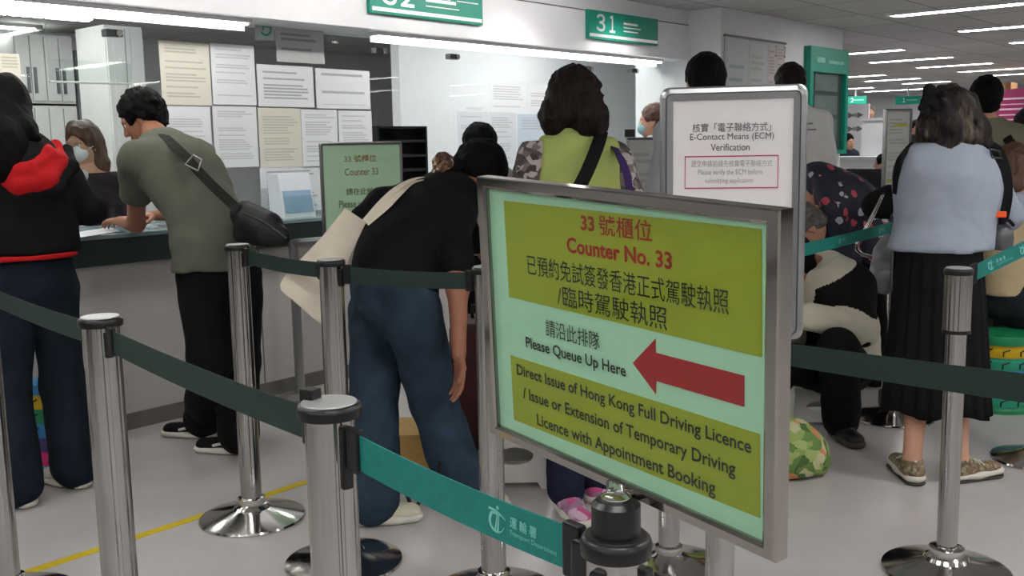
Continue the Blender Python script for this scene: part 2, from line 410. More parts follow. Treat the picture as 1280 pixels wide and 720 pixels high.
# floor and ceiling with their own patterns
def floor_mat():
    m, nt, b = nodes('vinyl_floor'); tc = N(nt, 'ShaderNodeTexCoord')
    a = N(nt, 'ShaderNodeTexNoise', i_Scale=1.6, i_Detail=3.0, i_Roughness=.5); L(nt, tc.outputs['Object'], a.inputs[0])
    r = N(nt, 'ShaderNodeValToRGB'); r.color_ramp.elements[0].position = .35; r.color_ramp.elements[1].position = .68
    r.color_ramp.elements[0].color = (*lin((176, 173, 172)), 1); r.color_ramp.elements[1].color = (*lin((187, 184, 183)), 1)
    L(nt, a.outputs[0], r.inputs[0]); L(nt, r.outputs[0], b.inputs['Base Color'])
    b.inputs['Roughness'].default_value = .27
    b.inputs['Specular IOR Level'].default_value = .5; return m
def ceil_mat():
    m, nt, b = nodes('ceiling_tiles'); tc = N(nt, 'ShaderNodeTexCoord')
    br = N(nt, 'ShaderNodeTexBrick', offset=0.0, i_Scale=1.0); br.inputs['Brick Width'].default_value = .92; br.inputs['Row Height'].default_value = .62
    br.inputs['Mortar Size'].default_value = .008; br.inputs['Mortar Smooth'].default_value = .2
    br.inputs['Color1'].default_value = (*lin((190, 189, 188)), 1); br.inputs['Color2'].default_value = (*lin((178, 177, 176)), 1); br.inputs['Mortar'].default_value = (*lin((92, 92, 92)), 1)
    L(nt, tc.outputs['Object'], br.inputs[0]); L(nt, br.outputs[0], b.inputs['Base Color']); b.inputs['Roughness'].default_value = .7; return m
CZ = 2.51; WY = 4.64; GY = 4.92; FX = 25.4
struct(MB().box((-5, -7, -.1), (FX+.2, 13, 0)).build('floor', floor_mat()))
struct(MB().box((-5, -7, CZ), (FX+.2, 13, CZ+.1)).build('ceiling', ceil_mat()))
struct(MB().box((FX, -7, 0), (FX+.15, 13, CZ)).build('wall_far', white))
struct(MB().box((-5.15, -7, 0), (-5, 13, CZ)).build('wall_behind', hall_grey))
struct(MB().box((-5, -7.15, 0), (FX, -7, CZ)).build('wall_right', hall_grey))
struct(MB().box((-5, 9.5, 0), (10.2, 9.62, CZ)).build('wall_office', grey_wall))
struct(MB().box((10.2, 13, 0), (FX, 13.1, CZ)).build('wall_left', white))
# column that ends the counter row
struct(MB().box((7.73, 4.34, 0), (10.24, 5.2, CZ)).build('wall_column', white))
struct(MB().box((5.86, 6.3, 0), (10.2, 6.4, CZ)).build('wall_partition', white))
# bulkhead and fascia over the counters
struct(MB().box((-5, WY+.02, 2.39), (7.73, WY+.5, CZ)).build('trim_1', white))
struct(MB().box((-5, WY, 2.09), (7.73, WY+.4, 2.382), bev=.004).build('trim_2', fascia_m))
struct(MB().box((-5, WY+.012, 2.381), (7.73, WY+.03, 2.391)).build('trim_3', mat('shadow_gap', (60, 60, 62), .7)))
struct(MB().box((-5, WY+.06, 0), (7.73, WY+.075, .082)).build('baseboard_counter', skirt_m))
# counter
body = thing('service_counter', 'long pale service counter with a dark band under its top, along the glazed wall', 'counter', (1.4, WY, 0))
MB().box((-4.98, WY+.075, 0), (7.72, WY+.34, .85)).build('counter_body', desk_front, body)
MB().box((-4.98, WY, .848), (7.72, WY+.62, .975), bev=.004).build('edge_band', dark_edge, body)
MB().box((-4.98, WY-.005, .976), (7.72, WY+.64, .998), bev=.004).build('worktop', worktop_m, body)
for x in (1.55, 3.27, 4.9, 6.5): MB().box((x, WY+.0735, .085), (x+.008, WY+.08, .848)).build('panel_joint', skirt_m, body)
# glass wall above the counter: one pane after another, with clamps
gx = [-.3, 2.62, 4.41, 5.08, 6.63, 7.28, 7.72]
for i in range(len(gx)-1):
    g = MB().box((gx[i]+.004, GY, 1.0), (gx[i+1]-.004, GY+.01, 2.12)).build('window_%d' % (i+1), glass); struct(g)
clamp_m = mat('clamp_dark', (104, 106, 108), .3, .8)
CL = [('leftmost glass clamp, above the woman in the black hoodie', onx and (1.62, 2.0)), ('glass clamp above the leaning man', (2.62, 1.985)), ('glass clamp under the left end of the number 32 sign', (4.41, 2.0)), ('glass clamp under the right end of the number 32 sign', (5.08, 2.0)), ('glass clamp above the woman in the lime vest', (6.63, 1.99)), ('glass clamp under the number 31 sign', (7.28, 2.0))]
for lb, (x, z) in CL:
    t = thing('glass_clamp', 'small metal '+lb, 'clamp', (x, GY-.02, z), 'glass clamps along the top of the counter glazing')
    MB().box((x-.045, GY-.022, z-.018), (x+.045, GY+.03, z+.018), bev=.004).build('clamp_plate', clamp_m, t)
    MB().lathe([(.001, 0), (.016, 0), (.016, .012), (.001, .012)], (x+.02, GY-.022, z), 16, R=[(1, 0, 0), (0, 0, -1), (0, 1, 0)]).build('screw_cap', steel, t)
for x0, x1, lb in ((-.2, 3.3, 'long lit strip lamp under the white fascia, left of the number 32 sign'), (4.2, 7.4, 'long lit strip lamp under the fascia, running below the number 31 sign')):
    t = thing('strip_lamp', lb, 'lamp', (x0, WY+.1, 2.08), 'strip lamps under the counter fascia')
    MB().box((x0, WY+.055, 2.066), (x1, WY+.125, 2.09)).build('housing', white, t); MB().box((x0, WY+.126, 2.03), (x1, WY+.132, 2.09)).build('glare_blocker', white, t)  # lip added behind the housing to block the lamp's reflection in the glass
    MB().box((x0+.02, WY+.06, 2.056), (x1-.02, WY+.12, 2.066)).build('diffuser', strip_e, t)

# ceiling lamps: fluorescent troffers running towards the counter wall
def troffer(x, y0, y1, z, lb, w_=.16, e=None, grp='strip lamps in the hall ceiling'):
    t = thing('ceiling_lamp', lb, 'ceiling lamp', (x, (y0+y1)/2, z), grp)
    rc = lambda e, z_: [(x-w_/2-e, y0-e, z_), (x+w_/2+e, y0-e, z_), (x+w_/2+e, y1+e, z_), (x-w_/2-e, y1+e, z_)]
    MB().ring(rc(.03, z-.012), rc(0, z-.012), .012, (0, 0, 1)).build('frame', white, t)
    MB().box((x-w_/2, y0, z-.008), (x+w_/2, y1, z-.001)).build('diffuser', e or lamp_e, t)
    return t
VIS = [((1111, 18), (1300, 3), 'nearest lit ceiling strip at top right, longest in view'), ((1198, 38), (1330, 28), 'second lit ceiling strip from the top right, cut by the right frame edge'),
 ((1040, 68), (1130, 61.5), 'lit ceiling strip just right of the column top beside the green noticeboard'), ((1086, 77.5), (1192, 71), 'lit ceiling strip in the middle distance, fourth one down at right'),
 ((1145, 84), (1242, 78.5), 'lit ceiling strip fifth one down, right of centre of the far hall'), ((1196, 89), (1300, 84), 'lit ceiling strip sixth one down, at the right over the dark haired man'),
 ((1235, 93.5), (1300, 91), 'lit ceiling strip over the magenta poster'), ((1040, 97), (1106, 93), 'lit ceiling strip low beside the green noticeboard, upper of two there'), ((1080, 101), (1152, 97.5), 'far lit ceiling strip above the small number 1 sign'),
 ((1125, 104), (1191, 101.5), 'far lit ceiling strip above the woman with the hair bow'), ((1040, 111.5), (1092, 109), 'far lit ceiling strip above the small number 2 sign'), ((1077, 114), (1158, 111), 'farthest lit ceiling strip before the end wall'), ((1263, 53), (1320, 49), 'short lit ceiling strip at the right frame edge, third from the top')]
for a, b, lb in VIS:
    A, B = onz(*a, CZ), onz(*b, CZ); x = (A[0]+B[0])/2; troffer(x, min(A[1], B[1]), max(A[1], B[1]), CZ, lb)
for x in (-3.4, -1.5, .4, 2.3, 4.2):
    for y in (-5.2, -2.6, 0.0, 2.2):
        if (x, y) not in ((2.3, 2.2), (4.2, 2.2)): troffer(x, y-.6, y+.6, CZ, 'lit ceiling strip overhead, outside the photo')
for x in (6.4, 8.6, 11, 13.4, 16):
    for y in (-5.2, -2.6): troffer(x, y-.6, y+.6, CZ, 'lit ceiling strip overhead, outside the photo')
for a, b, lb in (((-6, 13), (112, 25), 'lit louvred office lamp behind the glass, longer one at top left'), ((-20, 34), (40, 36), 'lit louvred office lamp behind the glass at the left frame edge')):
    A, B = onz(*a, 2.5), onz(*b, 2.5); x0, x1 = sorted((A[0], B[0])); yy = 8.2 if b[1] < 30 else 9.1
    A, B = ony(*a, yy), ony(*b, yy); x0, x1 = A[0], B[0]; z = CZ
    t = thing('office_lamp', lb, 'ceiling lamp', ((x0+x1)/2, yy, z), 'louvred lamps in the office ceiling'); zz = (A[2]+B[2])/2
    nn = 8
    fr = MB().box((x0-.05, yy-.1, z-.03), (x1+.05, yy+.1, z)); fr.build('frame', frame_alu, t)
    for k in range(nn):
        xa = x0+(x1-x0)*(k+.1)/nn; xb = x0+(x1-x0)*(k+.85)/nn
        MB().box((xa, yy-.08, z-.036), (xb, yy-.01, z-.03)).build('diffuser', office_e, t); MB().box((xa+.03, yy+.02, z-.036), (xb+.03, yy+.08, z-.03)).build('diffuser', office_e, t)
for x, y in ((.4, 6.3), (3.2, 6.3), (5.0, 5.6), (7.4, 5.6), (1.6, 7.2), (4.4, 7.2), (3.0, 7.2), (6.6, 5.4)):  # lamps added out of sight to lift the office brightness
    t = thing('office_lamp', 'office ceiling lamp added to brighten the office, unseen above the fascia', 'ceiling lamp', (x, y, CZ), 'added lamps over the counter staff')
    MB().box((x-.33, y-.18, CZ-.02), (x+.33, y+.18, CZ)).build('frame', white, t); MB().box((x-.3, y-.15, CZ-.026), (x+.3, y+.15, CZ-.02)).build('diffuser', office_e, t)
# long fill lamp added out of view to brighten the fascia
t = thing('fascia_fill_lamp', 'long fill lamp added on the ceiling to brighten the fascia, out of view', 'ceiling lamp', (2.4, 3.85, 2.44))
MB().box((-1.5, 3.79, 2.44), (6.0, 3.84, CZ)).build('housing', white, t); MB().box((-1.48, 3.84, 2.45), (5.98, 3.846, 2.5)).build('diffuser', emit('fascia_fill_glow', (255, 253, 248), 26.0), t)
# downlights along the fascia; the row is filled out with added ones to brighten it
for x, y, lb in ((.6, 3.95, 'added round downlight over the counter, leftmost of the row'), (1.6, 3.95, 'added round downlight over the counter, above the hooded figure'), (2.6, 4.0, 'round downlight above the fascia left of the number 32 sign'), (3.6, 4.0, 'added round downlight above the number 32 sign, left one'), (4.5, 4.05, 'added round downlight above the number 32 sign, right one'), (5.35, 4.1, 'round downlight above the fascia between the two number signs'), (6.55, 4.2, 'round downlight at the top edge above the number 31 sign')):
    t = thing('downlight', lb, 'ceiling lamp', (x, y, CZ), 'round downlights washing the fascia')
    MB().lathe([(.07, -.001), (.07, -.012), (.095, -.012), (.1, 0)], (x, y, CZ), 28).build('trim_ring', white, t, smooth=True)
    MB().lathe([(.0, -.006), (.069, -.006), (.069, -.002), (0, -.002)], (x, y, CZ), 24).build('lens', down_e, t)
    ld = bpy.data.lights.new('downlight_beam', 'SPOT'); ld.energy = SPOT_W*(4 if x > 5 else 1); ld.spot_size = math.radians(110); ld.spot_blend = .9; ld.shadow_soft_size = .06; ld.color = (1, .97, .92)
    lo = bpy.data.objects.new('downlight_beam', ld); COL.objects.link(lo); lo.parent = t; lo.location = (0, 0, -.03); lo.rotation_euler = (math.radians(20), 0, 0)
# yellow line on the floor
A, B = onz(40, 722, 0), onz(384, 604.5, 0)
tag(MB().box((-1.0, 3.315, .0), (2.62, 3.36, .0012)).build('floor_tape', yellow), 'yellow tape line on the floor in front of the counter', 'floor tape')
# far hall counters and their walls
fc = thing('far_counter', 'white far service counter under the small number signs at the end of the hall', 'counter', (FX-2.2, 9, 0))
MB().box((FX-2.6, 5.5, 0), (FX-2.0, 12.5, 1.02)).build('counter_body', white, fc); MB().box((FX-2.65, 5.45, 1.02), (FX-1.9, 12.55, 1.06)).build('worktop', white, fc)
# ------------------------------------------------------------------ wall signs
def wall_quad(px, Y): return [ony(x, y, Y) for x, y in px]
def counter_sign(no, x0, x1, z0, z1, lb, rows):
    t = thing('counter_sign', lb, 'sign', (x0, WY, z0), 'green number signs over the counters')
    MB().box((x0, WY-.03, z0), (x1, WY-.001, z1), bev=.003).build('sign_board', signgreen, t)
    MB().box((x0+.015, WY-.034, z0+.015), (x1-.015, WY-.03, z0+.038)).build('silver_strip', silver_l, t)
    h = (z1-z0); ww = .26 if no == '31' else .27
    for k, q_ in enumerate(no): text('number', chr(ord(q_)+0xFEE0), (x0+.1+k*.145+(.025 if q_ == '1' else 0), WY-.031, z0+.27*h), (1, 0, 0), (0, 0, 1), .075 if q_ == '1' else .115, h*.62, silver_l, t, bold=.02)
    for k, (fx, fw, fz, fh) in enumerate(rows): MB().box((x0+.46+fx, WY-.0315, z0+fz*h), (x0+.46+fx+fw, WY-.03, z0+(fz+fh)*h)).build('small_print', white_l, t)
    return t
counter_sign('32', 4.07, 5.055, 2.18, 2.39, 'green counter sign with a silver number 32, cut off by the top of the photo', ((.0, .27, .5, .1), (.0, .3, .36, .03), (.28, .2, .62, .03), (.0, .22, .62, .05)))
counter_sign('31', 6.225, 7.18, 2.178, 2.39, 'green counter sign with a silver number 31, at the right end of the fascia', ((.0, .2, .62, .08), (.0, .24, .5, .04), (.0, .2, .36, .05)))

# ------------------------------------------------------------------ papers taped to the glass
def sheet(px, lb, name='notice', paper=(206, 210, 214), inkc=(150, 154, 158), rows=26, seed=0, Y=None, cat='notice', grp='printed notices taped inside the counter glass', th=.0012):
    Y = GY-.003 if Y is None else Y
    q = wall_quad(px, Y); x0 = (q[0][0]+q[3][0])/2; x1 = (q[1][0]+q[2][0])/2; z1 = (q[0][2]+q[1][2])/2; z0 = (q[2][2]+q[3][2])/2
    m = lines_mat('print_%d_%d_%d' % (paper[0], seed, rows), paper, inkc, rows, seed)
    o = MB().slab([(x0, Y, z1), (x1, Y, z1), (x1, Y, z0), (x0, Y, z0)], th).build(name, m, None, uvq=True)
    return tag(o, lb, cat, grp)
beige = (198, 196, 184)
sheet([(199, 49), (262, 56), (264, 132), (202, 131)], 'beige notice at top left of the taped papers, above the leaning man', paper=beige, inkc=(140, 138, 128), rows=20, seed=1)
sheet([(203, 133), (264, 133), (265, 206), (205, 206)], 'pale notice directly behind the leaning man\'s head, below the beige one', rows=24, seed=2)
sheet([(264, 53), (318, 58), (320, 131), (265, 131)], 'pale notice in the top row, between the beige one and the landscape one', rows=24, seed=3)
sheet([(267, 133), (321, 133), (323, 209), (268, 209)], 'pale notice in the second row, right beside the leaning man\'s shoulder', rows=26, seed=4)
sheet([(322, 80), (392, 84), (392, 135), (322, 132)], 'landscape notice with dense print in the middle of the top row', rows=13, seed=5, inkc=(84, 84, 90))
sheet([(395, 85), (462, 89), (463, 137), (395, 135)], 'landscape notice with sparse print at the right end of the top row', rows=9, seed=6, inkc=(100, 105, 110))
sheet([(324, 134), (376, 136), (378, 208), (324, 210)], 'beige notice in the middle row, above the small brochure box', paper=beige, inkc=(150, 148, 138), rows=22, seed=7)
sheet([(377, 136), (422, 138), (423, 209), (378, 209)], 'pale narrow notice just above the left of the green counter 33 sign', rows=24, seed=8)
sheet([(424, 138), (465, 139), (466, 209), (424, 209)], 'pale narrow notice above the middle of the green counter 33 sign', rows=24, seed=9)
sheet([(325, 210), (402, 208), (404, 264), (327, 266)], 'pale notice low on the glass behind the small brochure box', rows=14, seed=10, inkc=(110, 112, 116))
sheet([(345, 33), (405, 40), (405, 80), (345, 77)], 'grey notice with small pictures high on the glass right of the round emblem', rows=7, seed=11, paper=(176, 180, 180), inkc=(90, 92, 92))
sheet([(0, 66), (25, 68), (26, 102), (0, 102)], 'cream notice at the left frame edge above the dark long hair', paper=(206, 204, 192), inkc=(150, 140, 120), rows=9, seed=12)
sheet([(612, 100), (657, 103), (657, 139), (612, 138)], 'notice high on the glass left of the curly hair, topmost of that cluster', rows=12, seed=13)
sheet([(659, 103), (700, 106), (700, 141), (659, 140)], 'notice half hidden behind the curly haired woman\'s head', rows=12, seed=14)
sheet([(579, 133), (612, 134), (612, 139), (579, 138)], 'strip of a notice peeping out above the lower papers left of the curly hair', rows=3, seed=18)
sheet([(572, 139), (610, 140), (611, 206), (573, 207)], 'notice behind the two dark heads, leftmost of the lower papers', rows=24, seed=15, paper=(190, 196, 202))
sheet([(611, 140), (645, 141), (646, 205), (612, 206)], 'notice in the middle of the lower papers left of the lime vest', rows=22, seed=16, paper=(192, 197, 203))
sheet([(647, 142), (694, 144), (694, 204), (647, 205)], 'bluish notice beside the patterned sleeve, rightmost of the lower papers', rows=18, seed=17, paper=(178, 190, 204))
# emblem sticker
t = thing('emblem_sticker', 'pale sticker with a round green swirl emblem high on the glass', 'sticker', ony(331, 39, GY-.004))
q = wall_quad([(319, 27), (343, 29), (343, 51), (319, 50)], GY-.003); MB().slab(q, .001).build('backing', mat('pale_sticker', (178, 190, 188), .5), t)
c = ony(332, 36, GY-.0045); mb = MB()
for r0, a0, a1, wd in ((.035, -2.6, 1.2, .012), (.018, .4, 3.6, .01)):
    mb.strip([c+np.array([(r0+wd/2)*math.cos(a), 0, (r0+wd/2)*math.sin(a)]) for a in np.linspace(a0, a1, 14)], [c+np.array([(r0-wd/2)*math.cos(a), 0, (r0-wd/2)*math.sin(a)]) for a in np.linspace(a0, a1, 14)], .001)
mb.build('swirl', mat('emblem_green', (60, 150, 130), .5), t)
# hanging clear acrylic sheet
t = thing('acrylic_panel', 'clear acrylic sheet hanging behind the glass, left of the leaning man\'s head', 'screen', ony(110, 100, GY+.25))
q = wall_quad([(60, 73), (165, 80), (165, 105), (62, 102)], GY+.25); MB().slab(q, .004).build('sheet', glass, t)
MB().tube([q[3], q[2]], .006).build('lower_edge', mat('acrylic_edge', (225, 228, 228), .3), t)
for i in (0, 1): MB().tube([q[i], V((q[i][0], q[i][1], CZ))], .0015, 6).build('hanging_wire', mat('acrylic_edge', (225, 228, 228), .3), t)

# ------------------------------------------------------------------ queue stanchions
cap_m = mat('cap_silver', (176, 177, 178), .38, .55, var=.03)
def post_mb(r, z0, z1, fl=16): return MB().lathe([(r, z0), (r, z1)], (0, 0, 0), 96, flute=fl, famp=.09)
def make_post(x, y, lb, top=1.03, r=.039, slots=(), base_r=.195, thin=False, cap_r=.046, cap_style='flat', grp='queue barrier posts'):
    t = thing('barrier_post', lb, 'barrier post', (x, y, 0), grp); c = (x, y, 0)
    MB().lathe([(0, 0), (base_r, 0), (base_r+.003, .006), (base_r, .013), (base_r*.86, .021), (base_r*.6, .034), (base_r*.36, .047), (r*1.55, .058), (r*1.3, .064), (r*1.3, .085), (r, .09), (0, .09)], c, 64).build('base', steel, t, smooth=True, angle=25)
    if thin:
        MB().lathe([(r*.76, .06), (r*.76, top-.2)], c, 64, flute=14, famp=.05).build('pole', alu, t, smooth=True, angle=60)
        MB().lathe([(r*.8, top-.205), (r*1.03, top-.203), (r*1.03, top-.192), (r*.8, top-.19)], c, 40).build('collar', black_p, t, smooth=True)
        MB().lathe([(r, top-.192), (r, top-.02)], c, 96, flute=18, famp=.07).build('cassette', alu, t, smooth=True, angle=60)
    else:
        MB().lathe([(r, .06), (r, top-.02)], c, 96, flute=16, famp=.03).build('pole', alu, t, smooth=True, angle=60)
    MB().lathe([(cap_r*.9, top-.021), (cap_r, top-.02), (cap_r*1.02, top-.008), (cap_r*.97, top-.002), (cap_r*.9, top)], c, 48).build('cap_ring', black_p, t, smooth=True)
    MB().lathe([(0, top-.002), (cap_r*.9, top-.002), (cap_r*.86, top+.002), (0, top+.003)], c, 48).build('cap_disc', black_p if cap_style == 'dark' else cap_m, t, smooth=True)
    for a, ln in slots:
        d = np.array([math.cos(a), math.sin(a), 0]); s_ = np.array([-d[1], d[0], 0]); R = np.stack([d, s_, (0, 0, 1)], 1)
        MB().box((r*.9, -.0085, top-.03-ln), (r+.008, .0085, top-.028), R, (x, y, 0), bev=.003).build('belt_slot', black_p, t)
    return t
P = {}
def g2(px, py): p = onz(px, py, 0); return p[0], p[1]
def gtop(px, py, z): p = onz(px, py, z); return p[0], p[1]
P['A'] = (*g2(316, 648), 1.045); P['B'] = (*g2(430, 704), 1.03); P['C'] = (*gtop(125, 396, 1.03), 1.03); P['D'] = (*gtop(411, 503, 1.02), 1.02)
P['E'] = (*g2(12, 752), 1.03); P['F'] = (*g2(1182, 715), .985); P['G'] = (*g2(1115, 523), 1.02); P['I'] = (*gtop(770, 655, .985), .985)
pI = at(905, 200, 2.385); P['K'] = (pI[0], pI[1], .97); P['J'] = (*g2(618, 745), 1.03); P['M'] = (*g2(836, 712), 1.0); P['Q'] = (*g2(1300, 575), .97)
def ang(a, b): return math.atan2(P[b][1]-P[a][1], P[b][0]-P[a][0])
make_post(*P['A'][:2], 'fluted barrier post on a wide chrome base beside the leaning man\'s black trousers', P['A'][2], slots=((ang('A', 'B'), .05),))
make_post(*P['B'][:2], 'fluted barrier post in front of the woman in jeans, behind the nearest post at left', P['B'][2], slots=((ang('B', 'A'), .05), (ang('B', 'J'), .055)))
make_post(*P['C'][:2], 'fluted barrier post at left, in front of the woman in the black hoodie', P['C'][2], slots=((ang('C', 'D'), .055), (ang('C', 'E'), .05)))
tD = make_post(*P['D'][:2], 'nearest fluted barrier post, left of the large yellow sign, silver disc on its cap', P['D'][2], r=.0365, slots=((ang('D', 'I'), .09), (ang('D', 'C'), .06), (ang('D', 'I')+2.6, .05)))
x, y, z = P['D']; a = ang('D', 'C')+.35
MB().box((.022, -.011, z-.001), (.046, .011, z+.017), [(math.cos(a), -math.sin(a), 0), (math.sin(a), math.cos(a), 0), (0, 0, 1)], (x, y, 0), bev=.002).build('latch_block', black_p, tD)
make_post(*P['E'][:2], 'chrome barrier post cut off by the left edge of the photo', P['E'][2], slots=((ang('E', 'C'), .05),))
make_post(*P['F'][:2], 'slim barrier post with a thicker ribbed head, in front of the black pleated skirt', P['F'][2], r=.041, thin=True, cap_r=.0425, slots=((ang('F', 'Q'), .05),))
make_post(*P['G'][:2], 'barrier post half hidden behind the black pleated skirt, on a round chrome base', P['G'][2], slots=((ang('G', 'F')+2.5, .05),), cap_style='dark', r=.034, cap_r=.038)
make_post(*P['J'][:2], 'chrome barrier post under the left edge of the large yellow sign', P['J'][2])
make_post(*P['K'][:2], 'chrome barrier post carrying the white verification sign, under the right half of the yellow sign', P['K'][2], r=.036, cap_r=.042)
make_post(*P['M'][:2], 'chrome barrier post on a dark glossy base, just behind the black capped post', P['M'][2], r=.034, cap_r=.04)
make_post(*P['Q'][:2], 'barrier post past the right edge of the photo, only part of its chrome base showing', P['Q'][2])

# ------------------------------------------------------------------ belts
def belt(a, b, za, zb, m, lb, hw=.0255, trim=.062, sag=.006, prints=None, clip=True, a_pt=None, b_pt=None):
    pa = V((*P[a][:2], za)) if a_pt is None else V(a_pt); pb = V((*P[b][:2], zb)) if b_pt is None else V(b_pt)
    d = nrm(pb-pa); pa = pa+d*trim*(a_pt is None); pb = pb-d*trim*(b_pt is None); Ln = np.linalg.norm(pb-pa)
    t = thing('queue_belt', lb, 'belt', (pa+pb)/2, 'retractable belts of the queue barrier')
    up = np.array([0, 0, 1.]); pts = [pa+(pb-pa)*s_-up*sag*4*s_*(1-s_) for s_ in np.linspace(0, 1, 17)]
    MB().strip([p+up*hw for p in pts], [p-up*hw for p in pts], .0018).build('webbing', m, t)
    if clip:
        for e, s_ in ((pa, 1), (pb, -1)):
            R = np.stack([d, np.cross(up, d), up], 1); MB().box((-.012, -.007, -hw-.006), (.014, .007, hw+.006), R, e, bev=.003).build('end_clip', black_p, t)
    side = np.cross(d, up); cam_side = 1 if (EYE-pa)@side > 0 else -1
    u = d if np.cross(d, up)@(EYE-pa) > 0 else -d
    if prints:
        for s_, sz, full in prints:
            o = pa+(pb-pa)*s_-up*sag*4*s_*(1-s_); belt_mark(t, o, u, nrm(np.cross(np.cross(u, up), u)), sz, full)
    return t
def belt_mark(t, o, u, v, sz, full=True):
    n = np.cross(u, v); o = V(o)+n*.0012; mb = MB(); TH = .0004
    def band(pts, ws):
        A, B = [], []
        for i, (p, w_) in enumerate(zip(pts, ws)):
            q0 = np.array(pts[max(i-1, 0)]); q1 = np.array(pts[min(i+1, len(pts)-1)]); d = (q1-q0)/np.linalg.norm(q1-q0); e = np.array([-d[1], d[0]])*w_/2
            A.append(o+(u*(p[0]+e[0])+v*(p[1]+e[1]))*sz); B.append(o+(u*(p[0]-e[0])+v*(p[1]-e[1]))*sz)
        mb.strip(A, B, TH)
    band([(.42*math.cos(a), -.1+.42*math.sin(a)) for a in np.linspace(2.5, 6.0, 20)], np.linspace(.15, .02, 20))
    band([(-.5, .36), (-.2, .36), (.1, .3), (.5, .12)], [.1, .09, .07, .02])
    band([(-.38, .2), (-.2, .24), (.0, .23), (.15, .2)], [.09, .1, .07, .03])
    band([(.0, .22), (-.02, -.1), (-.1, -.48)], [.05, .07, .1]); band([(.1, .2), (.09, -.1), (.06, -.5)], [.05, .06, .1])
    mb.prism([(.02+.08*math.cos(a), .5+.08*math.sin(a)) for a in np.linspace(0, 6.28, 15)[:-1]], o, u*sz, v*sz, n, TH)
    mb.build('emblem', belt_print, t)
    text('lettering', '運 輸 署', o+u*sz*.75-v*sz*.06, u, v, sz*1.5, sz*.46, belt_print, t, bold=.01)
    text('lettering', 'Transport Department', o+u*sz*.75-v*sz*.42, u, v, sz*2.6, sz*.26, belt_print, t)
belt('A', 'B', 1.005, .99, dteal, 'dark green belt between the post by the leaning man and the next post')
belt('B', 'J', .985, .985, dteal, 'dark green belt across the jeans waistband, running behind the large yellow sign')
belt('C', 'D', .985, .975, dteal, 'dark green belt sloping from the left post to the nearest post')
belt('E', 'C', .98, .985, dteal, 'dark green belt across the hoodie wearer\'s jeans at the left frame edge')
belt('D', 'I', .965, .935, teal, 'bright teal belt with white emblem, from the nearest post to the large yellow sign', prints=((.705, .030, True),))
belt('G', 'M', .965, .955, teal, 'teal belt in front of the floral blouse at right', prints=((.10, .026, True), (.34, .026, True), (.6, .026, True)), sag=.006)
fq = at(1340, 285, 4.3)
belt('F', 'Q', .945, .99, teal, 'teal belt rising to the right from the post in front of the black skirt', b_pt=at(1360, 275, 3.3), prints=((.15, .028, True), (.42, .028, True)), sag=-.004)
kb = at(1420, 503, 1.55)
belt('K', 'F', .895, .93, dteal, 'dark green belt crossing in front of the black skirt to the right frame edge', b_pt=kb, sag=.004)
belt('I', 'M', .91, .86, teal, 'teal belt stub leaving the black capped post to the lower right', b_pt=at(990, 790, 1.15))

# ------------------------------------------------------------------ the large sign on its post
x, y, z = P['I']
t = make_post(x, y, 'black capped barrier post under the large yellow sign, at the bottom of the photo', z-.012, r=.033, cap_r=.0375, cap_style='dark', slots=((ang('I', 'D'), .1), (ang('I', 'D')+3.3, .1), (ang('I', 'D')+1.75, .2)))
c = (x, y, z)
MB().lathe([(.026, -.012), (.026, .022), (.021, .027), (.0, .027)], c, 40).build('adapter', black_p, t, smooth=True)
MB().lathe([(.0, .026), (.016, .026), (.0165, .031), (.011, .034), (0, .034)], c, 32).build('flange', steel, t, smooth=True)
a = ang('I', 'D'); R = np.array([(math.cos(a), -math.sin(a), 0), (math.sin(a), math.cos(a), 0), (0, 0, 1)])
MB().box((.028, -.017, -.1), (.052, .017, -.026), R, c, bev=.004).build('belt_head', black_p, t)
SC, SYAW, SP, SR = np.array([.8411, .6046, 1.174]), -1.7961, .0688, -.0504
SW, SH = .4479, .3225
u0 = np.array([math.cos(SYAW), math.sin(SYAW), 0]); v0 = np.array([0, 0, 1.]); n0 = np.cross(u0, v0)
sv = v0*math.cos(SP)+n0*math.sin(SP); su = u0*math.cos(SR)+sv*math.sin(SR); sv = -u0*math.sin(SR)+sv*math.cos(SR); sn = np.cross(su, sv)
sg = thing('queue_sign', 'large yellow and mint sign for Counter No. 33 with a red arrow, polished steel frame', 'sign', SC-sv*SH/2-sn*.02)
def sp(a, b, d=0.0): return SC+su*a+sv*b+sn*d
R = np.stack([su, sv, sn], 1); W2, H2 = SW/2, SH/2; IW, IH = .2085, .148
f = MB()   # mitred bevelled frame: outer edge proud, sloping in to the glass
ring = lambda a, b, d: [sp(-a, b, d), sp(a, b, d), sp(a, -b, d), sp(-a, -b, d)]
loops = [ring(W2-.002, H2-.002, -.019), ring(W2, H2, -.018), ring(W2, H2, -.002), ring(W2-.0015, H2-.0015, 0), ring(IW+.003, IH+.003, 0), ring(IW, IH, -.002), ring(IW, IH, -.012)]
vs = [p for l in loops for p in l]; fs = []
for i in range(len(loops)-1):
    for k in range(4): fs.append((i*4+k, i*4+(k+1) % 4, i*4+4+(k+1) % 4, i*4+4+k))
fs.append((0, 3, 2, 1)); f.add(vs, fs).build('frame', mirror, sg)
PD = -.0075
MB().box((-IW, -IH, -.013), (IW, IH, PD), R, SC).build('mint_sheet', mint, sg)
th = .017; tu = su*math.cos(th)+sv*math.sin(th); tv = -su*math.sin(th)+sv*math.cos(th)
def panel(x0, y1, x1, y0, name): # paper printed a touch askew
    cx = sp((x0+x1)/2, (y0+y1)/2, PD); hw, hh = (x1-x0)/2, (y1-y0)/2
    MB().slab([cx-tu*hw+tv*hh+sn*.0006, cx+tu*hw+tv*hh+sn*.0006, cx+tu*hw-tv*hh+sn*.0006, cx-tu*hw-tv*hh+sn*.0006], .0005).build(name, lime, sg)
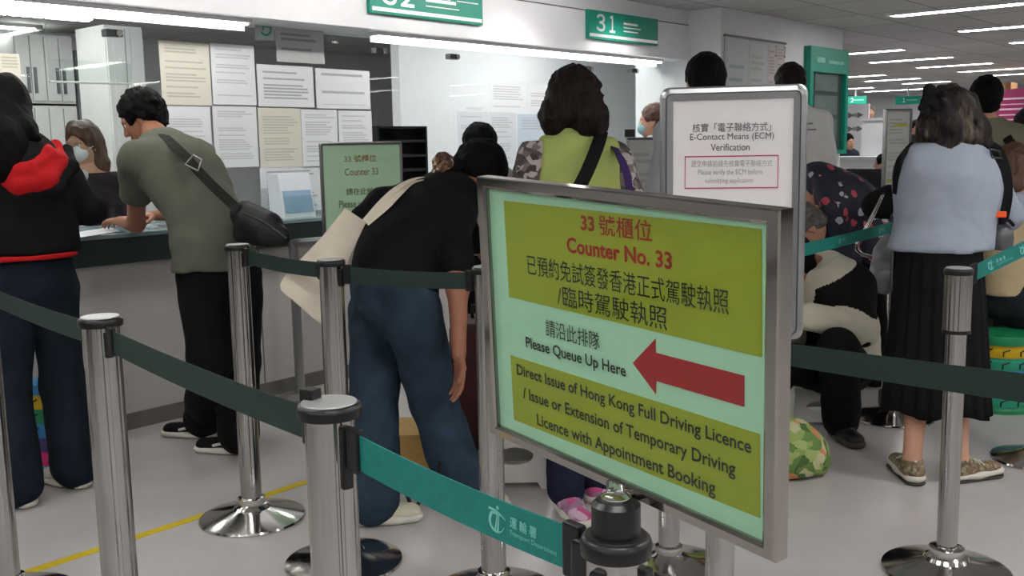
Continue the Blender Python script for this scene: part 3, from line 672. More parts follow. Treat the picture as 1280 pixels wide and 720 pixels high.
panel(-.1785, .1385, .2005, .0240, 'yellow_panel'); panel(-.1795, -.0485, .2005, -.1300, 'yellow_panel')
def stext(s, x0, y0, w_, h_, m, bold): text('lettering', s, sp(x0, y0, PD+.0008), tu, tv, w_, h_, m, sg, bold=bold)
stext('33', -.0410, .1155, .0215, .0160, red_ink, .03); stext('號櫃位', -.0120, .1135, .0780, .0215, red_ink, .006)
stext('Counter No. 33', -.0655, .0885, .1580, .0172, red_ink, .028)
stext('已預約免試簽發香港正式駕駛執照', -.1382, .0540, .3015, .0235, ink, .0)
stext('/臨時駕駛執照', -.0850, .0265, .1700, .0235, ink, .0)
stext('請沿此排隊', -.1083, -.0135, .0925, .0200, ink, .0)
stext('Please Queue Up Here', -.1470, -.0388, .1715, .0172, ink, .016)
stext('Direct Issue of Hong Kong Full Driving Licence', -.1675, -.0770, .3585, .0178, ink, .016)
stext('/ Issue or Extension of Temporary Driving', -.1570, -.1045, .3295, .0185, ink, .016)
stext('Licence with Appointment Booking', -.1315, -.1315, .2790, .0190, ink, .016)
MB().prism([(.0345, -.0145), (.0680, .0180), (.0682, .0035), (.1815, .0056), (.1815, -.0240), (.0682, -.0258), (.0672, -.0396)], sp(0, 0, PD+.0003), su, sv, sn, .0006).build('red_arrow', arrow_red, sg)
MB().box((-IW, -IH, PD+.0035), (IW, IH, PD+.005), R, SC).build('cover_glass', glass2, sg)
bm_ = SC-sv*(SH/2-.004)-sn*.009; top = V(c)+np.array([0, 0, .033])
st = MB()
for k in (-1, 0, 1): st.tube([top+su*.0055*k, bm_+su*.0055*k], .0058, 12)
st.build('stem', steel, sg, smooth=True)

# ------------------------------------------------------------------ other framed signs
def framed(name, tl, tr, br, bl, lb, fw, depth, fm, sheet_m, parts=None, cat='sign', grp=None, back=None, rad=0.0):
    """snap frame from its four front corners; returns thing, origin (lower left of sheet), u, v, width, height"""
    tl, tr, br, bl = map(V, (tl, tr, br, bl)); u = nrm((tr-tl)+(br-bl)); v = (tl-bl)+(tr-br); v = nrm(v-u*(v@u)); n = np.cross(u, v)
    c = (tl+tr+br+bl)/4; w_ = np.linalg.norm((tr-tl)+(br-bl))/2; h_ = np.linalg.norm((tl-bl)+(tr-br))/2
    t = thing(name, lb, cat, c-v*h_/2, grp); R = np.stack([u, v, n], 1); W, H = w_/2, h_/2
    f = MB()
    rr = max(rad, .004)
    def rring(a, b, d, r):
        o = []
        for sx, sy, a0 in ((1, 1, 0), (-1, 1, 90), (-1, -1, 180), (1, -1, 270)):
            for k in range(5):
                an = math.radians(a0+22.5*k); o.append(c+u*(sx*(a-r)+r*math.cos(an))+v*(sy*(b-r)+r*math.sin(an))+n*d)
        return o
    prof = [(0, -depth, rr), (0, -.004, rr), (.004, 0, rr*.9), (fw*.45, .002, rr*.6), (fw*.5, -.001, rr*.5), (fw*.55, .002, rr*.5), (fw, -.001, .002), (fw, -.006, .002)]
    vs = []; fs = []
    for i, d, r in prof: vs += rring(W-i, H-i, d, r)
    for j in range(len(prof)-1):
        for k in range(20): fs.append((j*20+k, j*20+(k+1) % 20, j*20+20+(k+1) % 20, j*20+20+k))
    fs.append(tuple(range(19, -1, -1))); f.add(vs, fs).build('frame', fm, t, smooth=True, angle=30)
    MB().slab([c+u*(-(W-fw))+v*(H-fw)-n*.004, c+u*(W-fw)+v*(H-fw)-n*.004, c+u*(W-fw)-v*(H-fw)-n*.004, c-u*(W-fw)-v*(H-fw)-n*.004], .002).build('poster', sheet_m, t, uvq=True)
    return t, c-u*(W-fw)-v*(H-fw)-n*.0035, u, v, n, w_-2*fw, h_-2*fw
# white verification sign standing on its post
d = 2.22
nrm_ = None
cK = V((P['K'][0], P['K'][1], 0)); uy = math.radians(-62); uu = np.array([math.cos(uy), math.sin(uy), 0])
wK, zT, zB = .322, 1.505, .935; dep = np.cross(uu, (0, 0, 1))
ctr = at(915, 200, 2.25); ctr = V((ctr[0], ctr[1], 0))
TL, TR = ctr-uu*wK/2+V((0, 0, zT)), ctr+uu*wK/2+V((0, 0, zT)); BL, BR = TL-V((0, 0, zT-zB)), TR-V((0, 0, zT-zB))
whitep = mat('white_sheet', (212, 208, 210), .55, var=.015)
t, o, u, v, n, w_, h_ = framed('notice_stand', TL, TR, BR, BL, 'white verification sign in a rounded silver frame, just behind the large yellow sign', .03, .02, frame_alu, whitep, rad=.022)
dk = mat('dark_grey_print', (70, 66, 72), .6); pk = mat('faded_print', (150, 145, 148), .6); rb = mat('red_box', (170, 60, 80), .6)
yv = lambda y: h_-(y-122)/558.0
def kt2(s, fx, fw, ya, yb, m, b=0.0): text('lettering', s, o+u*fx*w_+v*yv(yb)+n*.0012, u, v, fw*w_, (yb-ya)/558.0, m, t, bold=b)
kt2('核實「電子聯絡方式」', .165, .655, 150.5, 161.5, dk, .0); kt2('E-Contact Means (ECM)', .145, .70, 163.2, 173.5, dk, .0); kt2('Verification', .32, .325, 176, 185, dk, .0)
kt2('遞交申請前請先核實電子聯絡方式', .155, .68, 196.5, 205, pk, .0); kt2('Please verify the ECM before', .215, .54, 208, 216.5, pk, .0); kt2('submitting application', .275, .405, 219, 226.5, pk, .0)
rq = lambda x0, y0, x1, y1: [o+u*x*w_+v*yv(y)+n*.0008 for x, y in ((x0, y0), (x1, y0), (x1, y1), (x0, y1))]
MB().ring(rq(.1, 232, .885, 191), rq(.107, 230.6, .878, 192.4), .0004, n).build('red_border', rb, t)
MB().tube([V((cK[0], cK[1], P['K'][2]+.10)), o+u*w_/2+v*.18-n*.02], .008).build('bracket', steel, t, smooth=True)
MB().lathe([(.012, P['K'][2]+.004), (.012, P['K'][2]+.12)], (cK[0], cK[1], 0), 20).build('stem', steel, t, smooth=True)
# mint counter 33 sign by the counter
u3 = nrm((.88, -.47, 0)); c3 = at(454, 240, 5.05); Wd, Ht = .42, .50
TL = c3-u3*Wd/2+V((0, 0, Ht*.5)); TR = c3+u3*Wd/2+V((0, 0, Ht*.5)); z_ = V((0, 0, Ht))
t, o, u, v, n, w_, h_ = framed('notice_stand', TL, TR, TR-z_, TL-z_, 'mint green Counter 33 sign on a thin floor stand, standing at the counter', .016, .02, frame_alu, mat('mint_sheet', (176, 212, 178), .6, var=.02), rad=.012)
m3 = mat('brown_print', (150, 128, 96), .6); m4 = mat('green_grey_print', (104, 118, 88), .6)
for s, fx, fy, fw, fh, m in (('33 號櫃位', .27, .82, .42, .075, m3), ('Counter 33', .27, .68, .44, .075, m3), ('請在此輪候', .28, .47, .45, .075, m4), ('Please wait here', .18, .34, .6, .075, m4)):
    text('lettering', s, o+u*fx*w_+v*fy*h_+n*.0012, u, v, fw*w_, fh*h_, m, t, bold=.012)
cb = c3-V((0, 0, Ht/2)); bp = onz(376, 497, 0); pz = V((bp[0], bp[1], 0)); 
MB().lathe([(.027, .02), (.027, cb[2]-.03)], (pz[0], pz[1], 0), 28).build('pole', frame_alu, t, smooth=True)
MB().lathe([(0, 0), (.13, 0), (.13, .012), (.05, .03), (0, .03)], (pz[0], pz[1], 0), 36).build('base', skirt_m, t, smooth=True)
MB().tube([pz+V((0, 0, cb[2]-.04)), c3-V((0, 0, Ht/2-.02))-n*.03], .02).build('bracket', frame_alu, t, smooth=True)
# ------------------------------------------------------------------ people
skin_m = mat('skin', (196, 148, 124), .55, var=.06, scale=9)
skin_t = mat('skin_tan', (150, 100, 78), .55, var=.06, scale=9)
lip_m = mat('lips', (160, 96, 88), .5)
eye_m = mat('eye_white', (225, 222, 216), .25, var=.02); iris_m = mat('iris_dark', (30, 20, 16), .2)
hair_b = mat('hair_black', (11, 10, 10), .65, var=.5, scale=30, bump=.5, bscale=60, stretch=(3, 3, .5), spec=.1)
hair_d = mat('hair_dark_brown', (26, 19, 17), .6, var=.6, scale=26, bump=.5, bscale=60, stretch=(3, 3, .5), spec=.2)
hair_br = mat('hair_brown', (88, 58, 42), .45, var=.5, scale=26, bump=.5, bscale=60, stretch=(3, 3, .5), spec=.5)
hair_g = mat('hair_grey', (92, 88, 84), .5, var=.45, scale=40, bump=.5, bscale=80, spec=.4)
hair_hl = mat('hair_highlight', (27, 23, 22), .55, var=.5, scale=9, bump=.5, bscale=60, stretch=(3, 3, .45), spec=.25)
_r = [n_ for n_ in hair_hl.node_tree.nodes if n_.type == 'VALTORGB'][0].color_ramp.elements; _r[0].position = .52; _r[1].position = .72; _r[0].color = (*lin((24, 20, 19)), 1); _r[1].color = (*lin((104, 90, 78)), 1)
def cloth(name, rgb, var=.1, rough=.85, sheen=0, bs=160, fold=.55): return mat(name, rgb, rough, 0, var, 10, .18, bs, spec=.15, sheen=sheen, fold=fold)
sole_m = mat('white_sole', (206, 202, 192), .6, var=.05)
def basis(f, up=(0, 0, 1)):
    f = nrm(f); r = nrm(np.cross(f, up)); return r, f, np.cross(r, f)
def head_parts(H, fwd, up=(0, 0, 1), sc=1.0, neck=None):
    """returns the surface of skull, face, ears and neck; frame matrix"""
    r, f, u = basis(fwd, up); B = np.stack([r, f, u], 1); T = lambda *p: H+B@(np.array(p)*sc)
    s = SDF(); e = lambda c, rad, k=.015, neg=False: s.ell(T(*c), np.array(rad)*sc, B, k, neg)
    e((0, -.014, .032), (.073, .093, .088)); e((0, .022, -.022), (.062, .07, .088), .03); e((0, .05, -.088), (.030, .028, .024), .035)
    e((-.034, .03, -.06), (.025, .045, .035), .03); e((.034, .03, -.06), (.025, .045, .035), .03)
    e((0, .078, .018), (.05, .016, .012), .02)
    e((-.036, .068, -.022), (.02, .018, .018), .02); e((.036, .068, -.022), (.02, .018, .018), .02)
    e((-.03, .092, .0), (.017, .014, .011), .012, True); e((.03, .092, .0), (.017, .014, .011), .012, True)
    s.cone(T(0, .086, .004), T(0, .105, -.034), .009*sc, .012*sc, .012); e((-.011, .094, -.038), (.008, .009, .007), .008); e((.011, .094, -.038), (.008, .009, .007), .008)
    e((0, .087, -.062), (.022, .010, .006), .006); e((0, .085, -.071), (.019, .010, .006), .006)
    for x in (-1, 1):
        e((x*.075, -.006, -.006), (.009, .02, .031), .008); e((x*.083, -.002, -.004), (.005, .011, .018), .006, True); e((x*.077, .002, -.034), (.007, .009, .009), .006)
    if neck is not None: s.cone(T(0, -.02, -.05), neck, .05*sc, .056*sc, .03)
    return s.mesh(.0052), B, T
def hand_part(Wr, d, palm, thumb, curl=.5, sc=1.0, spread=1.0):
    """palm, four bent fingers and a thumb; d = towards the fingers, palm = palm normal, thumb = towards the thumb side"""
    d = nrm(d); n = nrm(V(palm)-d*(V(palm)@d)); t = nrm(V(thumb)-d*(V(thumb)@d)-n*(V(thumb)@n)); s = SDF()
    q = lambda a, b, c: V(Wr)+(d*a+t*b+n*c)*sc
    B = np.stack([t, d, n], 1)
    s.cone(q(-.03, 0, 0), q(.02, 0, 0), .026*sc, .025*sc, .015, n, .72)
    s.ell(q(.05, .002, 0), np.array((.040, .047, .0145))*sc, B, .012); s.ell(q(.035, .026, .008), np.array((.018, .03, .014))*sc, B, .012)
    for b, l, a0 in ((.031, .072, .088), (.0105, .081, .093), (-.0105, .075, .09), (-.030, .059, .080)):
        p = q(a0-.012, b*.95, 0); th = 0; r0 = .0088*sc
        for i, fr in enumerate((.46, .30, .24)):
            th += curl*(.7 if i == 0 else 1.0); v = d*math.cos(th)+n*math.sin(th)+t*b*spread*1.5; v = nrm(v); p2 = p+v*(l*fr+(.012 if i == 0 else 0))*sc
            s.cone(p, p2, r0, r0-.0009*sc, .004); p = p2; r0 -= .0009*sc
    p = q(.022, .03, .004)
    for i, (l, a, b, c) in enumerate(((.042, .72, .66, .2), (.032, .9, .3, .3), (.026, .95, .05, .3))):
        v = nrm(d*a+t*b+n*(c+curl*.35*i)); p2 = p+v*l*sc; s.cone(p, p2, (.0125-.0015*i)*sc, (.011-.0015*i)*sc, .006); p = p2
    return s.mesh(.0042)
def spine_ax(a, b, right): return nrm(np.cross(nrm(b-a), right))
def torso(s, J, t, ws=1.0, k=.05):
    r = J['right']
    for a, b, ra, rb in (('pelvis', 'waist', .158*ws, .138*ws), ('waist', 'chest', .138*ws, .158*ws)):
        s.cone(J[a], J[b], ra+t, rb+t, k, spine_ax(J[a], J[b], r), .70)
    up = J['chest']+(J['neck']-J['chest'])*.55
    s.cone(J['chest'], up, .155*ws+t, .105*ws+t, k, spine_ax(J['chest'], J['neck'], r), .68)
    s.cone(J['sl'], J['sr'], .058+t, .058+t, k)
def arm(s, J, x, t, upto=2.0, ws=1.0, k=.03):
    S_, E_, W_ = J['s'+x], J['e'+x], J['w'+x]
    if upto <= 1: E2 = S_+(E_-S_)*upto; s.cone(S_, E2, (.052+t)*ws, (.043+t*1.15)*ws, k)
    else:
        s.cone(S_, E_, (.05+t)*ws, (.041+t)*ws, k); W2 = E_+(W_-E_)*(upto-1); s.cone(E_, W2, (.040+t)*ws, (.027+.011*(2-upto)+t)*ws, k)
def leg(s, J, x, t, ws=1.0, k=.03, flare=0, upto=2.0):
    H_, K_, A_ = J['h'+x], J['k'+x], J['a'+x]
    s.cone(H_, K_, (.086+t)*ws, (.058+t+flare*.3)*ws, k); A2 = K_+(A_-K_)*(upto-1); s.cone(K_, A2, (.056+t+flare*.3)*ws, (.040+t+flare)*ws, k)
def stand(x, y, yaw, h=1.62, lean=0.0):
    """neutral standing joints; yaw = facing direction"""
    f = np.array([math.cos(yaw), math.sin(yaw), 0]); r = np.array([f[1], -f[0], 0]); s = h/1.65; o = np.array([x, y, 0])
    q = lambda a, b, c: o+(r*a+f*(b+lean*max(0, c-.9)))*s+np.array([0, 0, c*s])
    J = dict(right=r, fwd=f, pelvis=q(0, 0, .93), waist=q(0, .0, 1.06), chest=q(0, .0, 1.24), neck=q(0, -.01, 1.41), head=q(0, .03, 1.535),
             sl=q(-.158, -.01, 1.318), sr=q(.158, -.01, 1.318), el=q(-.215, -.02, 1.08), er=q(.215, -.02, 1.08), wl=q(-.20, .10, .88), wr=q(.20, .10, .88),
             hl=q(-.085, 0, .88), hr=q(.085, 0, .88), kl=q(-.09, .02, .48), kr=q(.09, .02, .48), al=q(-.095, 0, .09), ar=q(.095, 0, .09))
    return J
def body(root, J, hfwd, hup=(0, 0, 1), sk=None, hands='lr', hand_pose=None, legs=True, eyes=True, slim=1.0):
    sk = sk or skin_m; hd, B, T = head_parts(J['head'], hfwd, hup, 1.0, J['neck'])
    s = SDF(); torso(s, J, -.012*slim); s.cone(J['neck'], J['neck']+(J['head']-J['neck'])*.35, .054, .05, .03); s.cone(J['chest'], J['neck'], .07, .055, .04)
    for x in 'lr':
        arm(s, J, x, 0)
        if legs: s.cone(J['h'+x], J['k'+x], .078, .052, .03); s.cone(J['k'+x], J['a'+x], .052, .036, .03); s.cone(J['a'+x], J['a'+x]-V((0, 0, .05)), .036, .034, .02)
    parts = [s.mesh(.014), hd]
    for x in hands:
        W_, E_ = J['w'+x], J['e'+x]; hp = (hand_pose or {}).get(x, {})
        d = hp.get('d', nrm(W_-E_)); inner = J['right']*(1 if x == 'l' else -1)
        parts.append(hand_part(W_, d, hp.get('palm', inner), hp.get('thumb', J['fwd']), hp.get('curl', .35)))
    lp = T(0, .092, -.066)
    o = soft('body', parts, sk, root, [lip_m], lambda c: (np.linalg.norm((c-lp)@B/np.array([.024, .014, .0105]), axis=1) < 1))
    if eyes:
        for x in (-1, 1):
            e = MB(); bm = bmesh.new(); bmesh.ops.create_uvsphere(bm, u_segments=14, v_segments=10, radius=.0105); e.bm(bm, None, T(x*.03, .0765, .001)); eo = e.build('eye', eye_m, root, smooth=True)
            e = MB(); bm = bmesh.new(); bmesh.ops.create_uvsphere(bm, u_segments=12, v_segments=8, radius=.0052); e.bm(bm, None, T(x*.03, .0828, .001)); e.build('iris', iris_m, eo, smooth=True)
    return B, T
def hair_short(root, T, B, m, vol=.012, seed=0, noise=.004, back=-.075):
    s = SDF(); s.ell(T(0, -.018, .036), np.array((.078+vol, .096+vol, .09+vol)), B, .02); s.ell(T(0, -.055, -.035), np.array((.062+vol*.5, .05+vol*.4, .055)), B, .03)
    s.ell(T(0, .105, -.04), np.array((.085, .065, .098)), B, .02, True); s.ell(T(.085, .03, -.055), np.array((.035, .05, .06)), B, .015, True); s.ell(T(-.085, .03, -.055), np.array((.035, .05, .06)), B, .015, True)
    s.cut(T(0, -.05, back), -B[:, 2]+B[:, 1]*.2)
    return soft('hair', [s.mesh(.0062, (noise, 95), seed=seed)], m, root)
def hair_long(root, T, B, m, drop, vol=.014, wid=.085, seed=0, noise=.006, nf=70, extra=(), nst=(1, 1, .35), face=True, R=.0068):
    """cap of hair plus locks hanging to the given world points"""
    s = SDF(); s.ell(T(0, -.018, .034), np.array((.078+vol, .096+vol, .092+vol)), B, .02)
    for pts, rs, fl in drop: s.chain([V(p) for p in pts], rs, .03, B[:, 1] if fl != 1 else None, fl)
    if face: s.ell(T(0, .115, -.04), np.array((.07, .075, .11)), B, .02, True)
    return soft('hair', [s.mesh(R, (noise, nf), nst, seed=seed)], m, root)
def garment(name, root, m, build, h=.0115, noise=(.004, 24), nst=(1, 1, 1), seed=0, cuts=(), mats=None, pick=None, smooth=1):
    s = SDF(); build(s)
    for p, n in cuts: s.cut(p, n)
    return soft(name, [s.mesh(h, noise, nst, smooth, seed)], m, root, mats, pick)
def shoe(root, A, toe, up_m, so_m=None, ln=.17, wd=.04, name='shoe', lace=None, ht=.06, sh=.034):
    so_m = so_m or sole_m; d = V((toe[0], toe[1], 0)); d = nrm(d); a = V((A[0], A[1], 0)); side = np.array([-d[1], d[0], 0])
    z = lambda p, h: p+V((0, 0, h))
    s = SDF(); s.cone(z(a-d*.03, .05), z(a+d*.03, .062), wd*.92, wd*.86, .03); s.cone(z(a+d*.02, .05), z(a+d*ln*.85, .038), wd*.86, wd*.9, .03, (0, 0, 1), .72); s.cone(z(a-d*.02, .05), z(a, ht+.05), wd*.82, wd*.86, .02); s.cut(z(a, .022), (0, 0, -1)); s.cut(z(a, ht+.04), (-.15*d[0], -.15*d[1], 1))
    o = soft(name, [s.mesh(.0065, (.001, 60))], up_m, root)
    s = SDF(); s.cone(z(a-d*.032, sh*.55), z(a+d*.07, sh*.5), wd*1.02, wd*.98, .02, (0, 0, 1), .5); s.cone(z(a+d*.07, sh*.5), z(a+d*(ln*.88), sh*.6), wd*.98, wd*1.02, .02, (0, 0, 1), .5); s.cut(z(a, sh), (0, 0, 1)); s.cut(z(a, .002), (0, 0, -1))
    soft('sole', [s.mesh(.0065)], so_m, o)
    if lace is not None:
        mb = MB(); 
        for k in range(4):
            c = z(a+d*(.055+.022*k), .088-.008*k); pts = [c-side*.03-V((0, 0, .008)), c+V((0, 0, .004)), c+side*.03-V((0, 0, .008))]; mb.tube(pts, .0035, 6)
        mb.build('laces', lace, o, smooth=True)
    return o
def band(root, name, pts, wd, th, m, nrmls, cyclic=False):
    """strap: ribbon along points, normals give the outward side"""
    P_ = [V(p) for p in pts]; A, Bq = [], []; n_ = len(P_)
    # resample smoothly
    def cr(i, t):
        p0, p1, p2, p3 = P_[max(i-1, 0)], P_[i], P_[i+1], P_[min(i+2, n_-1)]
        return .5*((2*p1)+(-p0+p2)*t+(2*p0-5*p1+4*p2-p3)*t*t+(-p0+3*p1-3*p2+p3)*t**3)
    Q, NN = [], []
    for i in range(n_-1):
        for t in np.linspace(0, 1, 7)[:-1 if i < n_-2 else None]: Q.append(cr(i, t)); NN.append(nrm(V(nrmls[i])*(1-t)+V(nrmls[i+1])*t))
    for i, p in enumerate(Q):
        tg = nrm(Q[min(i+1, len(Q)-1)]-Q[max(i-1, 0)]); sd = nrm(np.cross(NN[i], tg))*wd/2; A.append(p+sd); Bq.append(p-sd)
    return MB().strip(A, Bq, th).build(name, m, root, smooth=True, angle=50)
def person(lb, J, grp=None):
    a = (J['al']+J['ar'])/2
    return thing('person', lb, 'person', (a[0], a[1], 0), grp)
def mid(a, b, t=.5): return a+(b-a)*t
VIEW = lambda p: nrm(EYE-V(p))

denim = cloth('dark_denim', (23, 30, 40), .25); denim2 = cloth('blue_denim', (42, 57, 72), .3)
blk = cloth('black_cotton', (17, 17, 19), .15); blk_tr = cloth('black_trouser', (15, 16, 18), .15)
red_c = cloth('red_lining', (178, 26, 30), .12)

# --- woman in the black hoodie, left
fr = foot(95, 608); fl = foot(26, 632)
J = stand((fr[0]+fl[0])/2, (fr[1]+fl[1])/2, math.radians(86), 1.68)
D = 4.12
J.update(pelvis=at(42, 352, D), waist=at(40, 300, D), chest=at(34, 232, D), neck=at(20, 172, D+.02), head=at(0, 134, D+.05), sr=at(76, 226, D+.12), sl=at(-30, 218, D-.1), er=at(112, 262, D+.16), wr=at(112, 262, 4.5), el=at(-65, 275, D-.1), wl=at(-20, 285, D+.2),
 hr=at(68, 362, D+.08), hl=at(14, 362, D-.06), kr=at(78, 480, D+.1), kl=at(10, 485, D-.08), ar=fr, al=fl)
J['wr'] = J['er']+V((-.06, .2, -.01)); J['wl'] = J['el']+V((.1, .2, .02))
pr = person('long haired person in black hoodie with red hood lining, at the left frame edge', J)
hf = (-.25, .95, -.1); B, T = body(pr, J, hf, hands='lr')
garment('trousers', pr, denim, lambda s: (s.cone(J['waist']-V((0, 0, .05)), J['pelvis'], .142, .172, .04, J['fwd'], .72), leg(s, J, 'r', .012, 1, .03, .045), leg(s, J, 'l', .012, 1, .03, .045)), noise=(.005, 22), nst=(1, 1, .6), seed=1)
hood_ax = nrm(J['neck']-J['chest'])
garment('hoodie', pr, blk, lambda s: (torso(s, J, .028, 1.03), arm(s, J, 'r', .022, 1.92), arm(s, J, 'l', .022, 1.92)), noise=(.006, 16), seed=2, cuts=[(J['neck']+hood_ax*.01, hood_ax), (J['pelvis']+V((0, 0, .115)), (0, 0, -1))])
garment('hem_trim', pr, red_c, lambda s: s.cone(J['pelvis']+V((0, 0, .13)), J['pelvis']+V((0, 0, .08)), .180, .184, .01, J['fwd'], .74), h=.007, noise=(.002, 20), cuts=[(J['pelvis']+V((0, 0, .116)), (0, 0, 1)), (J['pelvis']+V((0, 0, .098)), (0, 0, -1))])
hc = J['neck']; back = -J['fwd']
def hood(s):
    ring = [at(70, 182, D+.1), at(76, 205, D+.02), at(58, 226, D-.08), at(22, 232, D-.13), at(-14, 224, D-.12), at(-34, 195, D-.02)]
    s.chain(ring, [.028, .035, .04, .042, .038, .03], .02)
    s.chain([at(52, 176, D+.08), at(60, 195, D-.02), at(42, 212, D-.1), at(14, 216, D-.14), at(-14, 205, D-.1)], [.024, .03, .034, .034, .03], .02)
garment('hood_lining', pr, red_c, hood, h=.009, noise=(.005, 28), seed=3)
garment('hood', pr, blk, lambda s: s.chain([at(84, 186, D+.12), at(88, 208, D+.04), at(68, 236, D-.06), at(24, 246, D-.1), at(-20, 238, D-.1), at(-42, 200, D)], [.022, .03, .032, .034, .032, .026], .02), h=.009, noise=(.005, 25), seed=4)
hair_long(pr, T, B, hair_b, [([T(-.01, -.06, .02), at(2, 150, D-.06), at(6, 180, D-.12), at(4, 205, D-.16)], [.098, .1, .105, .08], .5), ([T(.05, -.04, .0), at(32, 160, D-.02), at(45, 172, D-.02)], [.05, .04, .02], 1)], noise=.004, seed=5)
shoe(pr, fr, (-.3, 1), cloth('white_canvas', (190, 186, 180)), wd=.045); shoe(pr, fl, (-.3, 1), cloth('white_canvas', (190, 186, 180)), wd=.045)

# --- man leaning on the counter
fa = foot(256, 546); fb = foot(300, 566)
J = stand((fa[0]+fb[0])/2, (fa[1]+fb[1])/2, math.radians(100), 1.72)
J.update(pelvis=at(270, 335, 4.5), waist=at(264, 286, 4.52), chest=at(228, 218, 4.62), neck=at(196, 172, 4.72), head=at(178, 148, 4.80), sl=at(172, 200, 4.5), sr=at(246, 196, 4.84), hl=at(252, 345, 4.44), hr=at(297, 345, 4.58),
 kl=at(262, 450, 4.42), kr=at(300, 450, 4.6), al=fa, ar=fb)
J['el'] = onz(170, 280, 1.045); e_ = (J['el']-EYE)@CF; J['wl'] = J['el']+nrm(at(140, 268, e_+.19)-J['el'])*.2; J['wl'][2] = 1.05; J['er'] = onz(226, 268, 1.05); J['wr'] = J['er']+nrm(onz(178, 270, 1.06)-J['er'])*.21
J['right'] = nrm(J['sr']-J['sl']); J['fwd'] = nrm(np.cross((0, 0, 1), J['right']))
pr = person('short haired man in a grey green t-shirt and black trousers leaning on the counter', J)
hf = nrm(V((-.62, .55, -.42))); B, T = body(pr, J, hf, (0, 0, 1), sk=skin_t, hand_pose={'l': dict(palm=(0, 0, -1), thumb=(.8, .4, 0), curl=.4), 'r': dict(palm=(0, 0, -1), thumb=(-.5, -.5, 0), curl=.3)})
hair_short(pr, T, B, hair_b, .018, 6, .008)
tee = cloth('grey_green_cotton', (92, 95, 83), .07)
tx = nrm(J['neck']-J['chest'])
garment('t_shirt', pr, tee, lambda s: (torso(s, J, .024, 1.2), arm(s, J, 'l', .03, .46), arm(s, J, 'r', .03, .5), s.cone(J['pelvis']+V((0, 0, .06)), J['pelvis']-V((0, 0, .0)), .205, .205, .04, J['fwd'], .72)), noise=(.006, 19), nst=(1, 1, 1.3), seed=7, cuts=[(J['neck']+tx*.0, tx), (J['pelvis']+V((0, 0, .0)), (0, 0, -1))])
garment('trousers', pr, blk_tr, lambda s: (s.cone(J['waist']-V((0, 0, .06)), J['pelvis'], .15, .178, .04, J['fwd'], .75), leg(s, J, 'l', .022, 1.05, .03, .03), leg(s, J, 'r', .022, 1.05, .03, .03)), noise=(.006, 20), nst=(1, 1, .7), seed=8)
td = nrm(V((-.55, .85, 0)))
for A_ in (fa, fb):
    o = shoe(pr, A_, td, cloth('black_canvas', (18, 18, 20)), ln=.2, wd=.046)
    sd = np.array([-td[1], td[0], 0]); c = V((A_[0], A_[1], 0))
    for q in (-1, 1): MB().tube([c+td*.03+sd*.047*q+V((0, 0, .045)), c+td*.07+sd*.047*q+V((0, 0, .055)), c+td*.11+sd*.045*q+V((0, 0, .045))], .007, 6).build('side_stripe', sole_m, o, smooth=True)
strap_m = cloth('strap_grey', (44, 46, 44)); bl_m = mat('buckle_metal', (150, 150, 150), .3, .9)
vn = VIEW(J['chest'])
sb_ = thing('crossbody_bag', 'small black crossbody bag resting on the leaning man\'s hip, on a wide grey strap', 'bag', at(330, 290, 4.3))
band(sb_, 'strap', [at(198, 163, 4.62), at(214, 178, 4.49), at(232, 196, 4.40), at(252, 218, 4.345), at(274, 240, 4.33), at(298, 262, 4.32)], .042, .004, strap_m, [(0, 0, 1), nrm(vn+V((0, 0, .8)))]+[vn]*4)
for a, b in (((238, 198), (250, 208)),):
    q = [at(a[0]+4, a[1]-4, 4.355), at(b[0]+2, b[1]-8, 4.34), at(b[0]-2, b[1]+6, 4.34), at(a[0]-6, a[1]+8, 4.355)]; MB().tube(q, .006, 8, True).build('buckle', bl_m, sb_, smooth=True)
MB().tube([at(296, 258, 4.335), at(302, 266, 4.33)], .008, 8).build('swivel_clip', bl_m, sb_)
bag_leather = mat('black_leather', (24, 24, 25), .45, var=.2, bump=.15, bscale=120)
s = SDF(); s.chain([at(305, 268, 4.36), at(335, 284, 4.30)], [.06, .07], .03, vn, .55); s.chain([at(306, 292, 4.36), at(350, 296, 4.28)], [.05, .045], .03, vn, .55)
soft('bag_body', [s.mesh(.008, (.002, 30))], bag_leather, sb_)
MB().tube([at(304, 266, 4.31), at(330, 278, 4.25), at(358, 298, 4.235)], .005, 6).build('zip', mat('zip_dark', (48, 48, 50), .4, .5), sb_)

# --- counter clerk behind the glass
J = stand(0, 0, 0, 1.6); dC = 5.85; yw = math.radians(-170); f = np.array([-.75, -.62, 0]); f = nrm(f); r = np.array([f[1], -f[0], 0]); c = at(106, 205, dC)
q = lambda a, b, z: c+r*a+f*b+V((0, 0, z))
J.update(right=r, fwd=f, head=at(104, 180, dC), neck=q(0, -.01, .0)-V((0, 0, .05)), chest=q(0, -.03, -.2), waist=q(0, -.05, -.42), pelvis=q(0, -.06, -.56), sl=q(-.165, -.02, -.1), sr=q(.165, -.02, -.1), el=q(-.21, .02, -.36), er=q(.21, .02, -.36), wl=q(-.16, .22, -.42), wr=q(.16, .22, -.42),
 hl=q(-.09, -.05, -.6), hr=q(.09, -.05, -.6), kl=q(-.1, .34, -.62), kr=q(.1, .34, -.62), al=q(-.1, .32, -1.0), ar=q(.1, .32, -1.0))
pr = person('masked clerk with brown hair seated behind the counter glass', J)
B, T = body(pr, J, nrm(V((-.85, -.42, -.1))), hands='lr')
